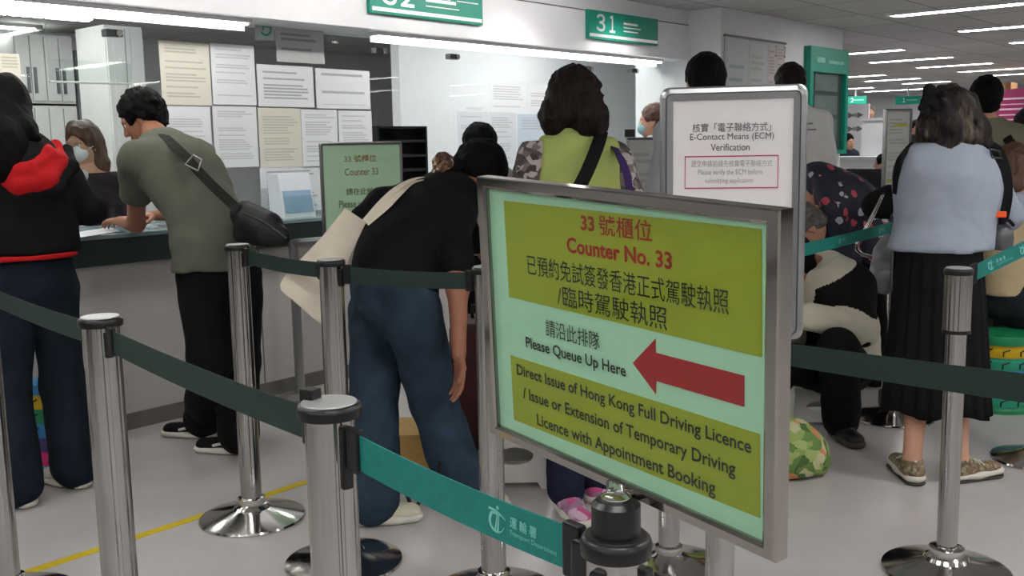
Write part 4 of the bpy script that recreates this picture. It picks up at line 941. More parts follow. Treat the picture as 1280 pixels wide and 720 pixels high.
hair_long(pr, T, B, hair_br, [([T(.03, -.05, .0), T(.04, -.07, -.1), T(.05, -.06, -.2), T(.06, -.04, -.3)], [.075, .06, .05, .03], 1), ([T(-.05, -.04, .0), T(-.07, -.05, -.12), T(-.07, -.03, -.26)], [.05, .045, .03], 1), ([T(.02, .05, .1), T(-.04, .075, .06)], [.035, .02], 1)], seed=9)
mk = SDF(); mk.ell(T(0, .062, -.048), (.066, .054, .052), B, .01); mk.cut(T(0, .04, 0), -B[:, 1]); soft('face_mask', [mk.mesh(.006)], mat('mask_white', (222, 226, 230), .7, var=.02), pr)
for x in (-1, 1): MB().tube([T(x*.06, .045, -.03), T(x*.078, .015, -.012), T(x*.084, -.015, -.01)], .0018, 6).build('ear_loop', white_l, pr)
garment('blouse', pr, cloth('dark_cardigan', (50, 42, 46)), lambda s: (torso(s, J, .02), arm(s, J, 'l', .018, 1.9), arm(s, J, 'r', .018, 1.9)), seed=10, cuts=[(J['neck'], (0, 0, 1))])
garment('white_shirt', pr, cloth('lilac_white', (196, 190, 200)), lambda s: s.cone(J['chest']+f*.09+V((0, 0, .12)), J['waist']+f*.1, .05, .07, .02, f, .8), noise=(.004, 30), seed=11)
garment('trousers', pr, blk_tr, lambda s: (leg(s, J, 'l', .012), leg(s, J, 'r', .012), s.cone(J['pelvis'], J['pelvis'], .15, .15, .05)), seed=12)
for x in 'lr': shoe(pr, J['a'+x], f, bag_leather)
t = thing('office_chair', 'grey swivel chair under the seated clerk', 'chair', (c[0], c[1], 0)); sz = c[2]-.68-.1
MB().lathe([(0, sz-.05), (.2, sz-.05), (.23, sz-.02), (.21, sz), (0, sz)], (c[0]-f[0]*.03, c[1]-f[1]*.03, 0), 32).build('seat', skirt_m, t, smooth=True)
MB().lathe([(.03, .08), (.03, sz-.05)], (c[0], c[1], 0), 16).build('column', black_p, t)
for k in range(5):
    a = k*1.2566; MB().tube([V((c[0], c[1], .1)), V((c[0]+.26*math.cos(a), c[1]+.26*math.sin(a), .04))], .02).build('leg', black_p, t)

# --- woman bending over, jeans and tote bag
fA = foot(468, 654); fB = foot(580, 640)
f = nrm(V((.86, -.5, 0))); J = stand((fA[0]+fB[0])/2, (fA[1]+fB[1])/2, math.atan2(f[1], f[0]), 1.62)
J.update(pelvis=at(494, 362, 3.84), waist=at(508, 312, 3.88), chest=at(540, 268, 3.96), neck=at(582, 236, 4.04), head=at(602, 218, 4.09), sr=at(566, 275, 3.84), sl=at(556, 246, 4.14), er=at(572, 360, 3.74), wr=at(574, 446, 3.68), el=at(620, 330, 4.25), wl=at(650, 400, 4.25),
 hr=at(516, 388, 3.76), hl=at(474, 388, 3.92), kr=at(542, 500, 3.84), kl=at(468, 510, 3.86), ar=fB, al=fA)
J['right'] = nrm(J['sr']-J['sl']); J['fwd'] = f
pr = person('bending person in a black t-shirt and blue jeans, one arm hanging down', J)
B, T = body(pr, J, nrm(V((.75, -.3, -.55))), (0, 0, 1), sk=skin_t, hand_pose={'r': dict(palm=(-.6, .2, 0), thumb=(.5, -.5, 0), curl=.28)})
ax = nrm(J['neck']-J['chest'])
garment('t_shirt', pr, blk, lambda s: (torso(s, J, .024, 1.12), arm(s, J, 'r', .022, .62), arm(s, J, 'l', .022, .62), s.cone(J['pelvis']+V((0, 0, .08)), J['pelvis'], .2, .2, .04, f, .8), s.chain([at(452, 272, 3.84), at(478, 254, 3.88), at(515, 242, 3.95)], [.045, .05, .06], .04)), noise=(.006, 18), seed=13, cuts=[(J['neck'], ax), (J['pelvis']-V((0, 0, .0)), nrm(J['pelvis']-J['waist']))])
garment('jeans', pr, denim2, lambda s: (s.cone(mid(J['waist'], J['pelvis'], .5), J['pelvis'], .17, .2, .05, f, .85), leg(s, J, 'r', .02, 1.08, .012, .03), leg(s, J, 'l', .02, 1.08, .012, .03)), noise=(.006, 20), nst=(1, 1, .8), seed=14)
hair_long(pr, T, B, hair_b, [([T(0, -.06, .03), T(.0, -.09, -.04)], [.06, .05], 1), ([at(584, 206, 4.0), at(566, 210, 3.97), at(556, 218, 3.95), at(557, 232, 3.94)], [.035, .032, .042, .03], 1)], seed=15, vol=.016)
s = SDF(); rc = at(551, 207, 3.95); s.chain([rc+B@np.array((.04*math.cos(a), .012*math.sin(2*a), .04*math.sin(a))) for a in np.linspace(0, 6.28, 12)], [.017]*12, .01)
soft('scrunchie', [s.mesh(.006, (.004, 120))], voro_mat('tan_scrunchie', [(0, (70, 48, 36)), (.5, (130, 96, 70)), (.8, (190, 170, 150))], 60), pr)
cream_shoe = cloth('cream_shoe', (206, 202, 180))
for A_ in (fA, fB): shoe(pr, A_, (.75, -.66), cream_shoe, ln=.155, wd=.047)
cv = cloth('cream_canvas', (214, 203, 186), .06)
tb = thing('tote_bag', 'cream canvas tote bag hanging behind the bending jeans wearer', 'bag', at(410, 350, 3.7)); vn = VIEW(at(420, 330, 3.7))
# cloth bag as a quilted sheet pair between outline rows
rows = [((431, 260), (458, 278)), ((408, 290), (444, 306)), ((378, 322), (428, 345)), ((338, 360), (412, 396)), ((368, 373), (402, 412))]
mbv, mbf = [], []; nr = len(rows); ncol = 9
sect = []
for i, (a, b) in enumerate(rows):
    A_, B_ = at(*a, 3.50), at(*b, 3.56); loop = []
    for s_ in (1, -1):
        for k in range(ncol):
            t_ = k/(ncol-1) if s_ == 1 else 1-k/(ncol-1); bul = math.sin(math.pi*t_)*(.004, .022, .03, .026, .008)[i]
            loop.append(A_+(B_-A_)*t_+vn*(s_*(bul+.004)))
    sect.append(loop)
for l in sect: mbv += l
n_ = 2*ncol
for i in range(nr-1):
    for k in range(n_): mbf.append((i*n_+k, i*n_+(k+1) % n_, (i+1)*n_+(k+1) % n_, (i+1)*n_+k))
mbf.append(tuple((nr-1)*n_+k for k in range(n_))); o = MB().add(mbv, mbf).build('bag_body', cv, tb, smooth=True, angle=70)
m_ = o.modifiers.new('smooth', 'SUBSURF'); m_.levels = m_.render_levels = 2
band(tb, 'handle', [at(456, 277, 3.555), at(478, 252, 3.60), at(500, 233, 3.70), at(522, 222.5, 3.86), at(540, 222, 3.98)], .022, .003, cv, [vn, vn, nrm(vn+V((0, 0, 1))), (0, 0, 1), (0, 0, 1)])
band(tb, 'handle', [at(458, 279, 3.56), at(482, 259, 3.60), at(498, 243, 3.66), at(514, 229, 3.78), at(532, 224, 3.92)], .022, .003, cv, [vn, vn, nrm(vn+V((0, 0, 1))), (0, 0, 1), (0, 0, 1)])

# --- woman in the lime vest
fA = foot(708, 640); fB = foot(744, 624)
J = stand((fA[0]+fB[0])/2, (fA[1]+fB[1])/2, math.radians(62), 1.6); D = 4.02; f = J['fwd']; r = J['right']
J.update(pelvis=at(726, 376, D), waist=at(724, 322, D), chest=at(720, 250, D), neck=at(714, 176, D+.02), head=at(712, 130, D+.03), sl=at(668, 196, D-.02), sr=at(768, 200, D+.04), el=at(648, 262, D-.06), er=at(796, 270, D+.06), wl=at(672, 290, D+.2), wr=at(780, 300, D+.25), hl=at(704, 386, D), hr=at(748, 386, D+.02), kl=at(706, 500, D), kr=at(744, 500, D+.02), al=fA, ar=fB)
pr = person('curly haired woman in a lime green vest over patterned sleeves, seen from behind', J)
B, T = body(pr, J, nrm(V((.25, .95, .0))))
cr_ = [([T(-.06, -.03, .03), T(-.085, -.02, -.05), T(-.08, -.01, -.11)], [.06, .062, .045], 1), ([T(.06, -.04, .03), T(.085, -.04, -.06), T(.075, -.05, -.15), T(.07, -.06, -.19)], [.065, .06, .045, .02], 1), ([T(0, -.07, .05), T(0, -.09, -.04), T(-.0, -.08, -.11)], [.075, .07, .05], 1), ([T(0, -.02, .08), T(.0, -.03, .095)], [.07, .06], 1)]
hair_long(pr, T, B, hair_d, cr_, seed=16, noise=.009, nf=62, nst=(1, 1, .8), vol=.02)
lime_c = cloth('lime_fabric', (172, 184, 108), .05); pais = voro_mat('paisley', [(0, (84, 74, 74)), (.35, (176, 166, 164)), (.6, (116, 104, 102)), (.85, (60, 52, 54))], 38, warp=.04)
garment('blouse', pr, pais, lambda s: (torso(s, J, .008), arm(s, J, 'l', .02, 1.85), arm(s, J, 'r', .02, 1.85)), seed=17, cuts=[(J['neck'], (0, 0, 1))])
def vest(s): torso(s, J, .034, 1.06); s.cone(J['chest']+V((0, 0, .05)), J['neck']+V((0, 0, .0)), .11, .068, .04)
sx = nrm(J['sr']-J['sl'])
garment('vest', pr, lime_c, vest, noise=(.005, 18), seed=18, cuts=[(J['sl']+sx*.012, -sx+V((0, 0, .12))), (J['sr']-sx*.002, sx+V((0, 0, .1))), (J['neck']+V((0, 0, .035)), (0, 0, 1)), (J['pelvis']-V((0, 0, .06)), (0, 0, -1))])
garment('collar', pr, lime_c, lambda s: s.chain([J['neck']+V((0, 0, .015))+r*.066*math.cos(a)+f*(.062*math.sin(a)) for a in np.linspace(2.6, 6.8, 9)], [.02]*9, .015, (0, 0, 1), 1.6), h=.008, noise=(.002, 30), seed=19)
navy = cloth('navy_trouser', (30, 32, 52))
garment('trousers', pr, navy, lambda s: (s.cone(J['waist'], J['pelvis'], .15, .175, .04, f, .75), leg(s, J, 'l', .012, 1, .03, .02), leg(s, J, 'r', .012, 1, .03, .02)), seed=20)
pink = voro_mat('pink_mesh', [(0, (190, 80, 130)), (.4, (160, 120, 150)), (.75, (200, 170, 190))], 26)
for A_, td in ((fA, (-.5, -.8)), (fB, (.6, .5))): shoe(pr, A_, td, pink, ln=.18, wd=.045)
band(pr, 'shoulder_strap', [at(752, 166, D+.05), at(747, 182, D-.16), at(734, 214, D-.215), at(716, 250, D-.215), at(694, 296, D-.22)], .052, .004, cloth('black_strap', (22, 22, 24)), [(0, 0, 1), nrm(VIEW(J['chest'])+V((0, 0, .7)))]+[VIEW(J['chest'])]*3)
band(pr, 'purple_strap', [at(764, 178, D+.02), at(774, 194, D-.12), at(784, 220, D-.13), at(790, 262, D-.12)], .032, .004, cloth('purple_strap', (64, 44, 92)), [(0, 0, 1)]+[nrm(VIEW(J['chest'])+sx*.5)]*3)
# --- woman in the blue grey sweater, right
fA = foot(1139, 601); fB = foot(1198, 601)
J = stand((fA[0]+fB[0])/2, (fA[1]+fB[1])/2, math.radians(28), 1.58); D = 4.12; f = J['fwd']; r = J['right']
J.update(pelvis=at(1174, 322, D), waist=at(1180, 288, D), chest=at(1184, 232, D), neck=at(1190, 178, D+.02), head=at(1184, 148, D+.03), sl=at(1147, 213, D+.0), sr=at(1232, 213, D+.02), el=at(1138, 268, D+.14), er=at(1258, 268, D+.1), wl=at(1150, 280, D+.36), wr=at(1240, 285, D+.34), hl=at(1150, 345, D), hr=at(1196, 345, D), kl=at(1148, 470, D+.04), kr=at(1196, 470, D+.04), al=fA, ar=fB)
pr = person('person in a blue grey sweater and long black pleated skirt, black bow in wavy hair', J)
B, T = body(pr, J, nrm(V((.8, .55, -.05))))
grey_s = cloth('blue_grey_knit', (150, 158, 172), .04)
garment('sweater', pr, grey_s, lambda s: (torso(s, J, .026, 1.12), arm(s, J, 'l', .022, 1.9), arm(s, J, 'r', .024, 1.9), s.cone(J['waist'], J['pelvis']+V((0, 0, .03)), .165, .185, .04, f, .74)), noise=(.005, 15), seed=21, cuts=[(J['neck'], (0, 0, 1)), (J['pelvis']+V((0, 0, .03)), (0, 0, -1))])
# pleated skirt: open shell with accordion folds
def skirt(root, c0, c1, r0, r1, npl, m, amp=.016, fl=.78):
    a0 = math.atan2(f[1], f[0]); n_ = npl*8; vs = []; fs = []; lv = 12
    for j in range(lv+1):
        t_ = j/lv; c = c0+(c1-c0)*t_; rad = r0+(r1-r0)*(t_**.75); am = amp*(.25+.75*t_)
        for i in range(n_):
            ph = (i % 8)/8; w_ = (ph/.7 if ph < .7 else (1-ph)/.3); a = 2*math.pi*i/n_; rr = rad+am*(w_-.5)+.012*t_*math.sin(3*a+1)
            lx, ly = rr*math.cos(a), rr*math.sin(a)*1.0; vs.append(c+f*lx*fl+r*ly+V((0, 0, .012*math.sin(5*a)*t_)))
    for j in range(lv):
        for i in range(n_): fs.append((j*n_+i, j*n_+(i+1) % n_, (j+1)*n_+(i+1) % n_, (j+1)*n_+i))
    o = MB().add(vs, fs).build('skirt', m, root, smooth=True, angle=55); md = o.modifiers.new('thick', 'SOLIDIFY'); md.thickness = .004; return o
skirt(pr, J['pelvis']+V((0, 0, .07)), at(1170, 512, D), .155, .205, 22, cloth('black_pleats', (16, 16, 18)))
che = voro_mat('checked_canvas', [(0, (120, 104, 80)), (.5, (92, 78, 58)), (.75, (150, 136, 110))], 70)
rub = mat('dark_rubber', (60, 54, 48), .7)
for A_, td in ((fA, (.75, .6)), (fB, (.8, -.5))):
    o = shoe(pr, A_, td, che, ln=.19, wd=.045, lace=sole_m, sh=.052); d = nrm(V((*td, 0))); a = V((A_[0], A_[1], 0)); s = SDF()
    s.cone(a-d*.034+V((0, 0, .006)), a+d*.17+V((0, 0, .006)), .045, .045, .01, (0, 0, 1), .4); s.cut(a+V((0, 0, .013)), (0, 0, 1)); s.cut(a+V((0, 0, .001)), (0, 0, -1)); soft('outsole', [s.mesh(.0065)], rub, o)
    MB().tube([a-d*.042+V((0, 0, .03)), a-d*.04+V((0, 0, .1))], .007, 8).build('heel_tab', sole_m, o)
hb = -f
dr = [([T(-.05, -.05, .04), T(-.075, -.05, -.05), T(-.095, -.03, -.11), T(-.13, -.01, -.125)], [.06, .06, .04, .014], 1), ([T(.04, -.06, .04), T(.075, -.06, -.06), T(.095, -.06, -.13), T(.11, -.05, -.165)], [.065, .065, .05, .02], 1),
      ([T(-.01, -.08, .05), T(-.01, -.095, -.04), T(-.02, -.09, -.12), T(.0, -.08, -.17)], [.06, .055, .05, .02], 1), ([T(.03, -.09, .0), T(.05, -.1, -.08), T(.04, -.08, -.15)], [.04, .04, .03], 1)]
hair_long(pr, T, B, hair_hl, dr, seed=22, noise=.0085, nf=75, nst=(1, 1, .5), vol=.012)
s = SDF(); bc = T(-.055, -.10, .085)
s.chain([bc, bc+B@V((-.05, -.015, .022)), bc+B@V((-.085, -.015, -.05)), bc], [.014, .022, .010, .012], .01, hb, .6); s.chain([bc, bc+B@V((.05, -.005, .012)), bc+B@V((.085, .0, -.01)), bc], [.014, .02, .012, .012], .01, hb, .6)
s.cone(bc, bc+B@V((.0, -.012, .0)), .018, .018, .01); s.chain([bc, bc+B@V((-.03, -.02, -.05))], [.016, .02], .01, hb, .5)
soft('hair_bow', [s.mesh(.006, (.002, 60))], cloth('bow_black', (20, 19, 21), bs=90), pr)
# her backpack, worn on the front: straps over the shoulders
bk = thing('backpack', 'black backpack with padded straps worn by the person in the blue grey sweater', 'backpack', at(1250, 240, D+.1))
pad = cloth('backpack_black', (22, 23, 24), .2); vn = VIEW(at(1245, 240, D))
band(bk, 'shoulder_strap', [at(1226, 178, D+.06), at(1241, 192, D-.07), at(1250, 215, D-.09), at(1252, 245, D-.08), at(1247, 274, D-.05)], .078, .018, pad, [(0, 0, 1)]+[nrm(vn+r*.15)]*4)
band(bk, 'shoulder_strap', [at(1142, 180, D+.06), at(1127, 196, D-.04), at(1121, 217, D-.02), at(1120, 242, D+.02)], .024, .016, pad, [(0, 0, 1)]+[nrm(vn-r*.9)]*3)
s = SDF(); s.cone(at(1190, 205, D+.46), at(1186, 285, D+.5), .13, .14, .03, f, .6); soft('pack_body', [s.mesh(.012, (.003, 20))], pad, bk)
MB().tube([at(1238, 187, D-.10), at(1249, 189, D-.10), at(1252, 198, D-.10), at(1240, 197, D-.10)], .005, 6, True).build('strap_ring', mat('ring_grey', (70, 72, 74), .4, .6), bk)
MB().box((-.026, -.008, -.012), (.026, .008, .012), np.stack([r, f, (0, 0, 1)], 1), at(1249, 268, D-.09), bev=.003).build('buckle', mat('orange_plastic', (230, 84, 30), .4), bk)
MB().tube([at(1252, 274, D-.08), at(1262, 276, D-.08), at(1267, 282, D-.07)], .007, 6).build('strap_end', pad, bk)
bt = thing('water_bottle', 'round grey bottle hanging at the backpack strap of the person in the sweater', 'bottle', at(1252, 310, D-.04)); bc = at(1252, 295, D-.03)
MB().lathe([(0, -.058), (.03, -.056), (.043, -.04), (.046, -.01), (.043, .02), (.03, .042), (.014, .05), (0, .05)], bc, 28).build('bottle_body', mat('smoke_plastic', (80, 82, 86), .25, spec=.6), bt, smooth=True)
MB().lathe([(0, .05), (.015, .05), (.015, .07), (0, .072)], bc, 20).build('cap', black_p, bt, smooth=True)

# --- dark haired man behind her with a backpack strap
def simple_stand(px, py_head, D, yaw, h, lb, hair, hm, top_m, bot_m, hf=None, seed=0, sleeves=1.9, hairf=None, top='shirt', wd=1.0, sk=None):
    hd = at(px, py_head, D); J = stand(hd[0]-.03*math.cos(yaw), hd[1]-.03*math.sin(yaw), yaw, h); dz = hd[2]-J['head'][2]
    for k in list(J):
        if k not in ('right', 'fwd'): J[k] = J[k]+V((0, 0, dz*(1 if J[k][2] > .85 else J[k][2]/.85)))
    for x in 'lr': J['a'+x][2] = .09
    pr = person(lb, J); B, T = body(pr, J, hf if hf is not None else J['fwd'], sk=sk)
    if hair == 'short': hair_short(pr, T, B, hm, .012, seed)
    else: hairf(pr, T, B)
    garment(top, pr, top_m, lambda s: (torso(s, J, .024, wd), arm(s, J, 'l', .022, sleeves), arm(s, J, 'r', .022, sleeves), s.cone(mid(J['chest'], J['neck'], .7), J['neck']+V((0, 0, .03)), .085, .066, .04), s.cone(J['waist'], J['pelvis']-V((0, 0, .04)), .16*wd, .178*wd, .04, J['fwd'], .74)), seed=seed+50, cuts=[(J['neck']+V((0, 0, .025)), (0, 0, 1)), (J['pelvis']-V((0, 0, .05)), (0, 0, -1))], h=.0135)
    garment('trousers', pr, bot_m, lambda s: (s.cone(J['waist'], J['pelvis'], .15, .165, .04, J['fwd'], .75), leg(s, J, 'l', .012, 1, .03, .02), leg(s, J, 'r', .012, 1, .03, .02)), seed=seed+60, h=.0135)
    for x in 'lr': shoe(pr, J['a'+x], J['fwd'], bag_leather)
    return pr, J, B, T
olive = cloth('olive_grey', (116, 116, 98), .06)
pr, J, B, T = simple_stand(1232, 124, 5.8, math.radians(25), 1.72, 'man with short black hair in an olive t-shirt behind the person in the sweater', 'short', hair_b, olive, blk_tr, seed=30, sleeves=.8)
vn = VIEW(J['chest']); band(pr, 'shoulder_strap', [J['sr']+V((0, 0, .07))-J['right']*.06, J['sr']+vn*.1-J['right']*.05, J['sr']+vn*.12+V((0, 0, -.08)), J['sr']+vn*.12+V((0, 0, -.25))], .05, .01, pad, [(0, 0, 1), nrm(vn+V((0, 0, .6))), vn, vn])

# --- man behind the verification sign, and the others by counter 31
lt_grey = cloth('light_grey_shirt', (168, 170, 176), .04)
simple_stand(880, 104, 4.55, math.radians(52), 1.70, 'black haired person in light grey behind the white verification sign', 'short', hair_b, lt_grey, denim, seed=31)
tw = cloth('white_tshirt', (214, 214, 214), .03)
pr, J, B, T = simple_stand(987, 107, 6.0, math.radians(40), 1.72, 'person in a white t-shirt right of the verification sign, red collar at the neck', 'short', hair_d, tw, denim, seed=32, sleeves=.9, wd=.96)
s = SDF(); n_ = J['neck']; s.chain([n_+V((0, 0, .02))+J['right']*.07*math.cos(a)+J['fwd']*.065*math.sin(a) for a in np.linspace(0, 6.28, 14)], [.022]*14, .01); soft('red_collar', [s.mesh(.008)], cloth('crimson_cloth', (196, 30, 66)), pr)
# printed back of the t-shirt
v_ = -J['fwd']; o_ = J['chest']+V((0, 0, .075))+v_*.128
for k, (w_, dz) in enumerate(((.2, 0), (.24, -.035))): MB().prism([(x, y) for x, y in ((-w_/2, 0), (w_/2, 0), (w_/2, .008), (-w_/2, .008))], o_+V((0, 0, dz)), J['right'], V((0, 0, 1)), v_, .002).build('print_line', mat('tshirt_print', (120, 120, 124), .7), pr)
pr, J, B, T = simple_stand(816, 152, 7.4, math.radians(120), 1.62, 'brown haired masked person in profile, just left of the verification sign', 'short', hair_br, cloth('pale_shirt', (180, 182, 186)), blk_tr, seed=33)
mk = SDF(); mk.ell(T(0, .062, -.048), (.066, .054, .052), B, .01); mk.cut(T(0, .04, 0), -B[:, 1]); soft('face_mask', [mk.mesh(.008)], mat('mask_blue', (150, 190, 196), .7), pr)
simple_stand(597, 184, 5.5, math.radians(80), 1.46, 'person at the counter with only black hair showing above the bending figure', 'short', hair_b, cloth('lilac_grey', (140, 134, 142)), blk_tr, seed=34)
# --- stooping person in the navy floral blouse
D = 5.66; f = nrm(-CR*.95+CF*.1); f[2] = 0; f = nrm(f); fA = foot(1066, 487); fB = foot(1090, 482)
J = stand(fA[0], fA[1], math.atan2(f[1], f[0]), 1.58)
J.update(pelvis=at(1082, 310, D), waist=at(1064, 272, D), chest=at(1036, 246, D), neck=at(1012, 250, D), head=at(1008, 284, D-.22), sl=at(1032, 262, D-.17), sr=at(1024, 250, D+.17), el=at(1056, 316, D-.24), wl=at(1066, 350, D-.28), er=at(1015, 320, D+.2), wr=at(1012, 360, D+.15), hl=at(1086, 330, D-.09), hr=at(1090, 330, D+.09), kl=at(1072, 420, D-.1), kr=at(1092, 420, D+.1), al=fA, ar=fB)
J['right'] = nrm(J['sr']-J['sl'])
pr = person('grey haired person stooping in a navy floral blouse, behind the teal belt', J)
B, T = body(pr, J, nrm(f*.45+V((0, 0, -.9))), nrm(f+V((0, 0, .5))), hand_pose={'l': dict(curl=.6)})
hair_short(pr, T, B, hair_g, .012, 35)
flo = floral_mat('navy_floral', (24, 28, 46), 16)
garment('blouse', pr, flo, lambda s: (torso(s, J, .045, 1.15), arm(s, J, 'l', .035, 1.25), arm(s, J, 'r', .03, 1.9), s.cone(J['waist'], J['pelvis'], .2, .215, .05, J['right'], 1.0)), noise=(.007, 15), seed=36, cuts=[(J['neck']+nrm(J['neck']-J['chest'])*.02, nrm(J['neck']-J['chest'])), (J['pelvis']-V((0, 0, .06)), (.0, 0, -1))])
garment('trousers', pr, blk_tr, lambda s: (s.cone(J['pelvis'], J['pelvis'], .17, .17, .05), leg(s, J, 'l', .03, 1.1, .03, .02), leg(s, J, 'r', .03, 1.1, .03, .02)), seed=37)
for x in 'lr': shoe(pr, J['a'+x], f, bag_leather)
# --- person sitting on the low stool in the cream and black jacket
D = 4.72; fA = foot(1051, 548)
f = nrm(V((-.42, .05, 0))-CR*.4*0-CF*0); f = nrm(V((-CF[0], -CF[1], 0))*.75-V((CR[0], CR[1], 0))*.7)
J = stand(fA[0], fA[1], math.atan2(f[1], f[0]), 1.62); r = J['right']
J.update(pelvis=at(1046, 452, D+.22), waist=at(1044, 412, D+.16), chest=at(1034, 368, D+.04), neck=at(1016, 334, D), head=at(988, 330, D-.06), sl=at(1062, 356, D-.04), sr=at(1006, 350, D+.14), el=at(1078, 412, D-.12), wl=at(1006, 394, D-.22), er=at(990, 420, D+.1), wr=at(985, 400, D-.15),
 hl=at(1060, 462, D+.1), hr=at(1028, 462, D+.18), kl=at(1048, 436, D-.28), kr=at(972, 452, D-.1), al=fA, ar=foot(955, 545))
pr = person('person sitting on a low stool in a cream and black jacket, black trousers and boots', J)
B, T = body(pr, J, nrm(f*.3-V((CR[0], CR[1], 0))*.8+V((0, 0, -.5))), hand_pose={'l': dict(curl=.8), 'r': dict(curl=.6)}, sk=skin_t)
hair_short(pr, T, B, hair_b, .012, 38)
MB().tube([T(.07, .03, -.03), T(.085, .0, .0), T(.084, -.02, -.01)], .002, 6).build('ear_loop', white_l, pr)
cream = cloth('cream_nylon', (202, 196, 178), .05); jk = nrm(J['neck']-J['chest'])
def yoke(c):   # black back and shoulder panel of the jacket; collar and forearms stay cream
    h_ = (c-J['waist'])@jk; e, w2 = J['el'], J['wl']; d_ = w2-e; t_ = np.clip(((c-e)@d_)/(d_@d_), -.1, 1); fa = np.linalg.norm(c-e-t_[:, None]*d_, axis=1)
    lat = (c-J['chest'])@CR
    return (h_ > .0) & (h_ < (J['neck']-J['waist'])@jk-.045) & (lat > -.10) & (fa > .085)
garment('jacket', pr, cream, lambda s: (torso(s, J, .045, 1.1), arm(s, J, 'l', .035, 1.95), arm(s, J, 'r', .03, 1.95), s.cone(J['waist'], J['pelvis'], .17, .2, .04, f, .85), s.cone(mid(J['chest'], J['neck'], .6), J['neck'], .12, .085, .04)), h=.0065, noise=(.007, 16), seed=39, cuts=[(J['neck']+jk*.03, jk), (J['pelvis']-V((0, 0, .02)), (0, 0, -1))], mats=[cloth('black_nylon', (24, 23, 22))], pick=yoke)
garment('trousers', pr, blk_tr, lambda s: (s.cone(J['pelvis'], J['pelvis']-V((0, 0, .01)), .16, .16, .05), leg(s, J, 'l', .022, 1.05, .03, .02), leg(s, J, 'r', .022, 1.05, .03, .02)), seed=41)
toe = nrm(V((-CF[0], -CF[1], 0))+V((CR[0], CR[1], 0))*.1)
for x in 'lr': shoe(pr, J['a'+x], toe, bag_leather, so_m=rub, ln=.17, wd=.048, ht=.13, name='boot', lace=black_p)
# --- people at the right frame edge
D = 5.25; ps = onz(1258, 520, 0); yaw = math.radians(60); f = np.array([math.cos(yaw), math.sin(yaw), 0]); r = np.array([f[1], -f[0], 0])
pc = at(1276, 372, D); J = stand(pc[0], pc[1], yaw, 1.6); q = lambda a, b, z: pc+r*a+f*b+V((0, 0, z))
J.update(pelvis=q(0, 0, .02), waist=q(0, .02, .2), chest=q(0, .03, .42), neck=q(0, .06, .55), head=q(0, .11, .66), sl=q(-.17, .04, .48), sr=q(.17, .04, .48), el=q(-.24, .1, .36), er=q(.24, .1, .36), wl=q(-.1, .28, .42), wr=q(.12, .28, .4), hl=q(-.09, .04, 0), hr=q(.09, .04, 0), kl=q(-.14, .42, .0), kr=q(.14, .42, .0))
for x, a in (('l', -.14), ('r', .14)): t_ = q(a, .42, 0); J['a'+x] = V((t_[0], t_[1], .09))
pr = person('brown haired person in beige sitting at the right frame edge on a rainbow stool', J)
B, T = body(pr, J, nrm(V((.5, .8, -.1))))
hair_long(pr, T, B, hair_br, [([T(-.03, -.05, .03), T(-.06, -.05, -.08), T(-.07, -.03, -.16)], [.07, .07, .03], 1), ([T(.04, -.05, .03), T(.06, -.05, -.08), T(.06, -.04, -.16)], [.07, .07, .03], 1)], seed=42, noise=.008)
garment('shirt', pr, cloth('beige_shirt', (190, 172, 138), .05), lambda s: (torso(s, J, .03, 1.1), s.cone(J['waist'], J['pelvis'], .17, .19, .04, f, .8)), noise=(.009, 15), seed=43, cuts=[(J['chest']+V((0, 0, .0)), (0, 0, 1)), (J['pelvis'], (0, 0, -1))])
garment('cardigan', pr, cloth('pale_blue_knit', (162, 172, 190), .05), lambda s: (torso(s, J, .034, 1.1), arm(s, J, 'l', .03, 1.9), arm(s, J, 'r', .03, 1.9)), seed=44, cuts=[(J['neck'], (0, 0, 1)), (J['chest']-V((0, 0, .01)), (0, 0, -1))])
garment('trousers', pr, cloth('charcoal_trouser', (36, 42, 46)), lambda s: (s.cone(J['pelvis'], J['pelvis']-V((0, 0, .01)), .175, .175, .05, f, .9), leg(s, J, 'l', .025), leg(s, J, 'r', .025)), seed=45, cuts=[(J['pelvis']-V((0, 0, .085)), (0, 0, -1))] if False else ())
for x in 'lr': shoe(pr, J['a'+x], f, bag_leather)
simple_stand(1284, 160, 6.6, math.radians(70), 1.66, 'dark haired person in a dark green top at the right frame edge', 'short', hair_d, cloth('bottle_green', (22, 50, 42)), denim, seed=46)
# --- far away staff behind the far counter
for px, py, D, yaw, lb, hm, tm, sd in ((1088, 140, 20, 200, 'grey haired clerk far off behind the far counter, left of the tall notice stand', hair_g, cloth('far_white', (206, 206, 206)), 47), (1146, 160, 16, 215, 'dark haired person far off, seen between the tall notice stand and the hair bow', hair_d, cloth('far_dark', (50, 50, 56)), 48),
                                   (1060, 178, 14.8, 240, 'person in a short sleeved dark top leaning at the far counter beside the green noticeboard', hair_b, cloth('far_navy', (40, 44, 60)), 49), (1103, 205, 12.5, 100, 'person in bright blue far off, reaching out left of the tall notice stand', hair_b, cloth('far_blue', (48, 76, 150)), 50)):
    hd = at(px, py, D); h = hd[2]+.115
    simple_stand(px, py, D, math.radians(yaw), h, lb, 'short', hm, tm, blk_tr, seed=sd)
